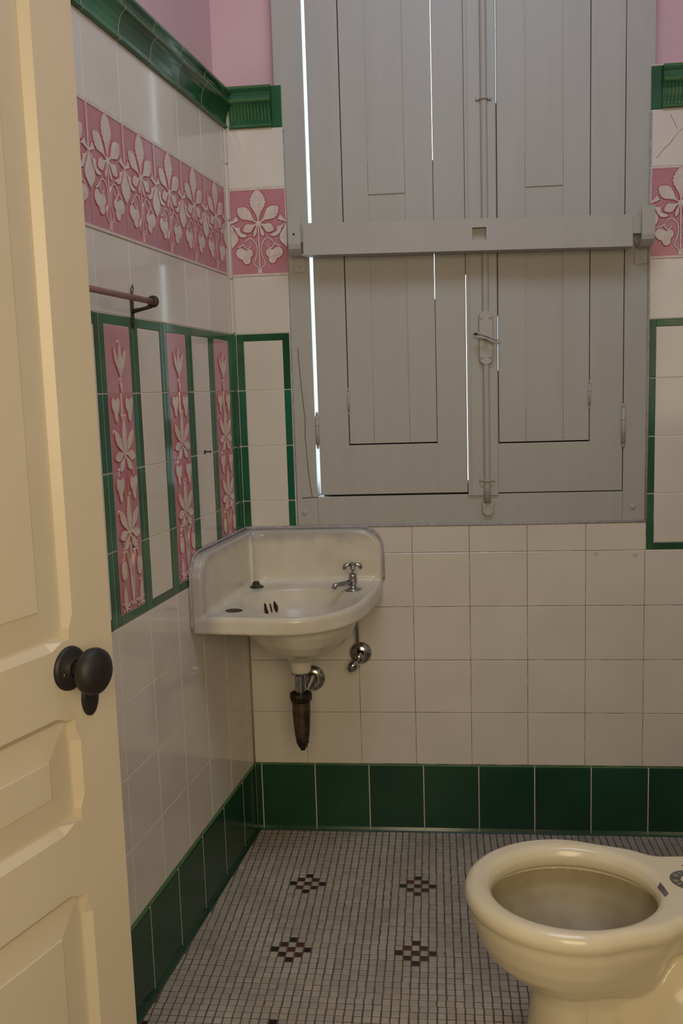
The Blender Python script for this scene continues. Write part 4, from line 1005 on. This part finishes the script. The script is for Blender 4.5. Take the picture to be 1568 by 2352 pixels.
for q in range(0, len(zz_), 2):
    lo = zz_[q] + (e if q else 0); hi = zz_[q + 1] - (e if q + 2 < len(zz_) else 0)
    if hi > lo: rect(s0 - e, s1 + e, lo, hi)
rect(0, s0 - e, 0.012, DH); rect(s1 + e, DW, 0.012, DH)
for (a, b) in ((0, 0), (DW, DW)): mb.F([mb.V(a, 0, 0.012), mb.V(a, 0, DH), mb.V(a, -DT, DH), mb.V(a, -DT, 0.012)], Dm)
mb.F([mb.V(0, 0, DH), mb.V(DW, 0, DH), mb.V(DW, -DT, DH), mb.V(0, -DT, DH)], Dm)
for (z0, z1) in zpan:
    # points round the opening, with stopped chamfers
    def sidepts(L):
        st = [0.0, 0.012, 0.030]; ss = st + [L - x for x in st[::-1]]
        wd = [0.0012, 0.0015, CW, CW, 0.0015, 0.0012]
        return list(zip(ss, wd))
    op = []; fa = []; oc = []
    Ls = s1 - s0; Lz = z1 - z0
    for (t, w) in sidepts(Ls)[:-1]: op.append((s0 + t, z0)); fa.append((s0 + t - (w if t == 0 else 0), z0 - w)); oc.append((s0 + t - (e if t == 0 else 0), z0 - e))
    for (t, w) in sidepts(Lz)[:-1]: op.append((s1, z0 + t)); fa.append((s1 + w, z0 + t - (w if t == 0 else 0))); oc.append((s1 + e, z0 + t - (e if t == 0 else 0)))
    for (t, w) in sidepts(Ls)[:-1]: op.append((s1 - t, z1)); fa.append((s1 - t + (w if t == 0 else 0), z1 + w)); oc.append((s1 - t + (e if t == 0 else 0), z1 + e))
    for (t, w) in sidepts(Lz)[:-1]: op.append((s0, z1 - t)); fa.append((s0 - w, z1 - t + (w if t == 0 else 0))); oc.append((s0 - e, z1 - t + (e if t == 0 else 0)))
    n = len(op)
    A = [mb.V(p[0], 0, p[1]) for p in oc]; B = [mb.V(p[0], 0, p[1]) for p in fa]; C2 = [mb.V(p[0], -RC + 0.001, p[1]) for p in op]; D2 = [mb.V(p[0], -RC - 0.003, p[1]) for p in op]
    for k in range(n):
        j = (k + 1) % n
        mb.F((A[k], A[j], B[j], B[k]), Dm); mb.F((B[k], B[j], C2[j], C2[k]), Dm); mb.F((C2[k], C2[j], D2[j], D2[k]), Dm)
dpart('door_frame_boards', mb)
for (z0, z1) in zpan:
    mb = MB(dfn)
    def rr(d, o): return [mb.V(a, o, z) for a, z in ((s0 + d, z0 + d), (s1 - d, z0 + d), (s1 - d, z1 - d), (s0 + d, z1 - d))]
    R0 = rr(0, -RC - 0.001); R1 = rr(0.003, -RC - 0.001); R2 = rr(0.041, -RC + 0.0040); R3 = rr(0.0420, -RC + 0.0058)
    for a, b in ((R0, R1), (R1, R2), (R2, R3)):
        for k in range(4): mb.F((a[k], a[(k + 1) % 4], b[(k + 1) % 4], b[k]), Dm)
    mb.F(R3, Dm); dpart('door_panel', mb)
kz = 0.9035; ks = 0.0820
mb = MB(); o_ = Vector(dfn(ks, 0, kz)); ax = tuple(dnm)
mb.lathe([(0.0275, 0.0), (0.0270, 0.003), (0.0235, 0.0055), (0.0150, 0.0068), (0.0125, 0.0110), (0.0110, 0.0115)], M['black'], 40, tuple(o_), ax); ros = dpart('rosette', mb)
for ds, dz in ((0.015, -0.004), (-0.012, 0.004)):
    mb = MB(); mb.lathe([(0.0026, 0), (0.0020, 0.001), (0, 0.0014)], M['brass'], 10, tuple(Vector(dfn(ks + ds, 0.0062, kz + dz))), ax); dpart('screw', mb, ros)
mb = MB(); mb.lathe([(0.0100, 0.006), (0.0095, 0.018), (0.0120, 0.022), (0.0210, 0.026), (0.0275, 0.032), (0.0288, 0.038), (0.0272, 0.044), (0.0215, 0.049), (0.0120, 0.0520), (0, 0.0527)], M['black'], 48, tuple(o_), ax); dpart('door_knob', mb)
mb = MB(dfn)
prof_k = [(1.0, 0.0), (0.99, 0.0022), (0.86, 0.0040), (0.4, 0.0050)]
rk = [[mb.V(0.0500 + 0.0150 * f_ * math.cos(2 * PI * i / 32), h_, 0.8565 + 0.0235 * f_ * math.sin(2 * PI * i / 32)) for i in range(32)] for f_, h_ in prof_k]
for a, b in zip(rk, rk[1:]):
    for k in range(32): mb.F((a[k], a[(k + 1) % 32], b[(k + 1) % 32], b[k]), M['black'], True)
mb.F(rk[-1], M['black']); dpart('keyhole_cover', mb)
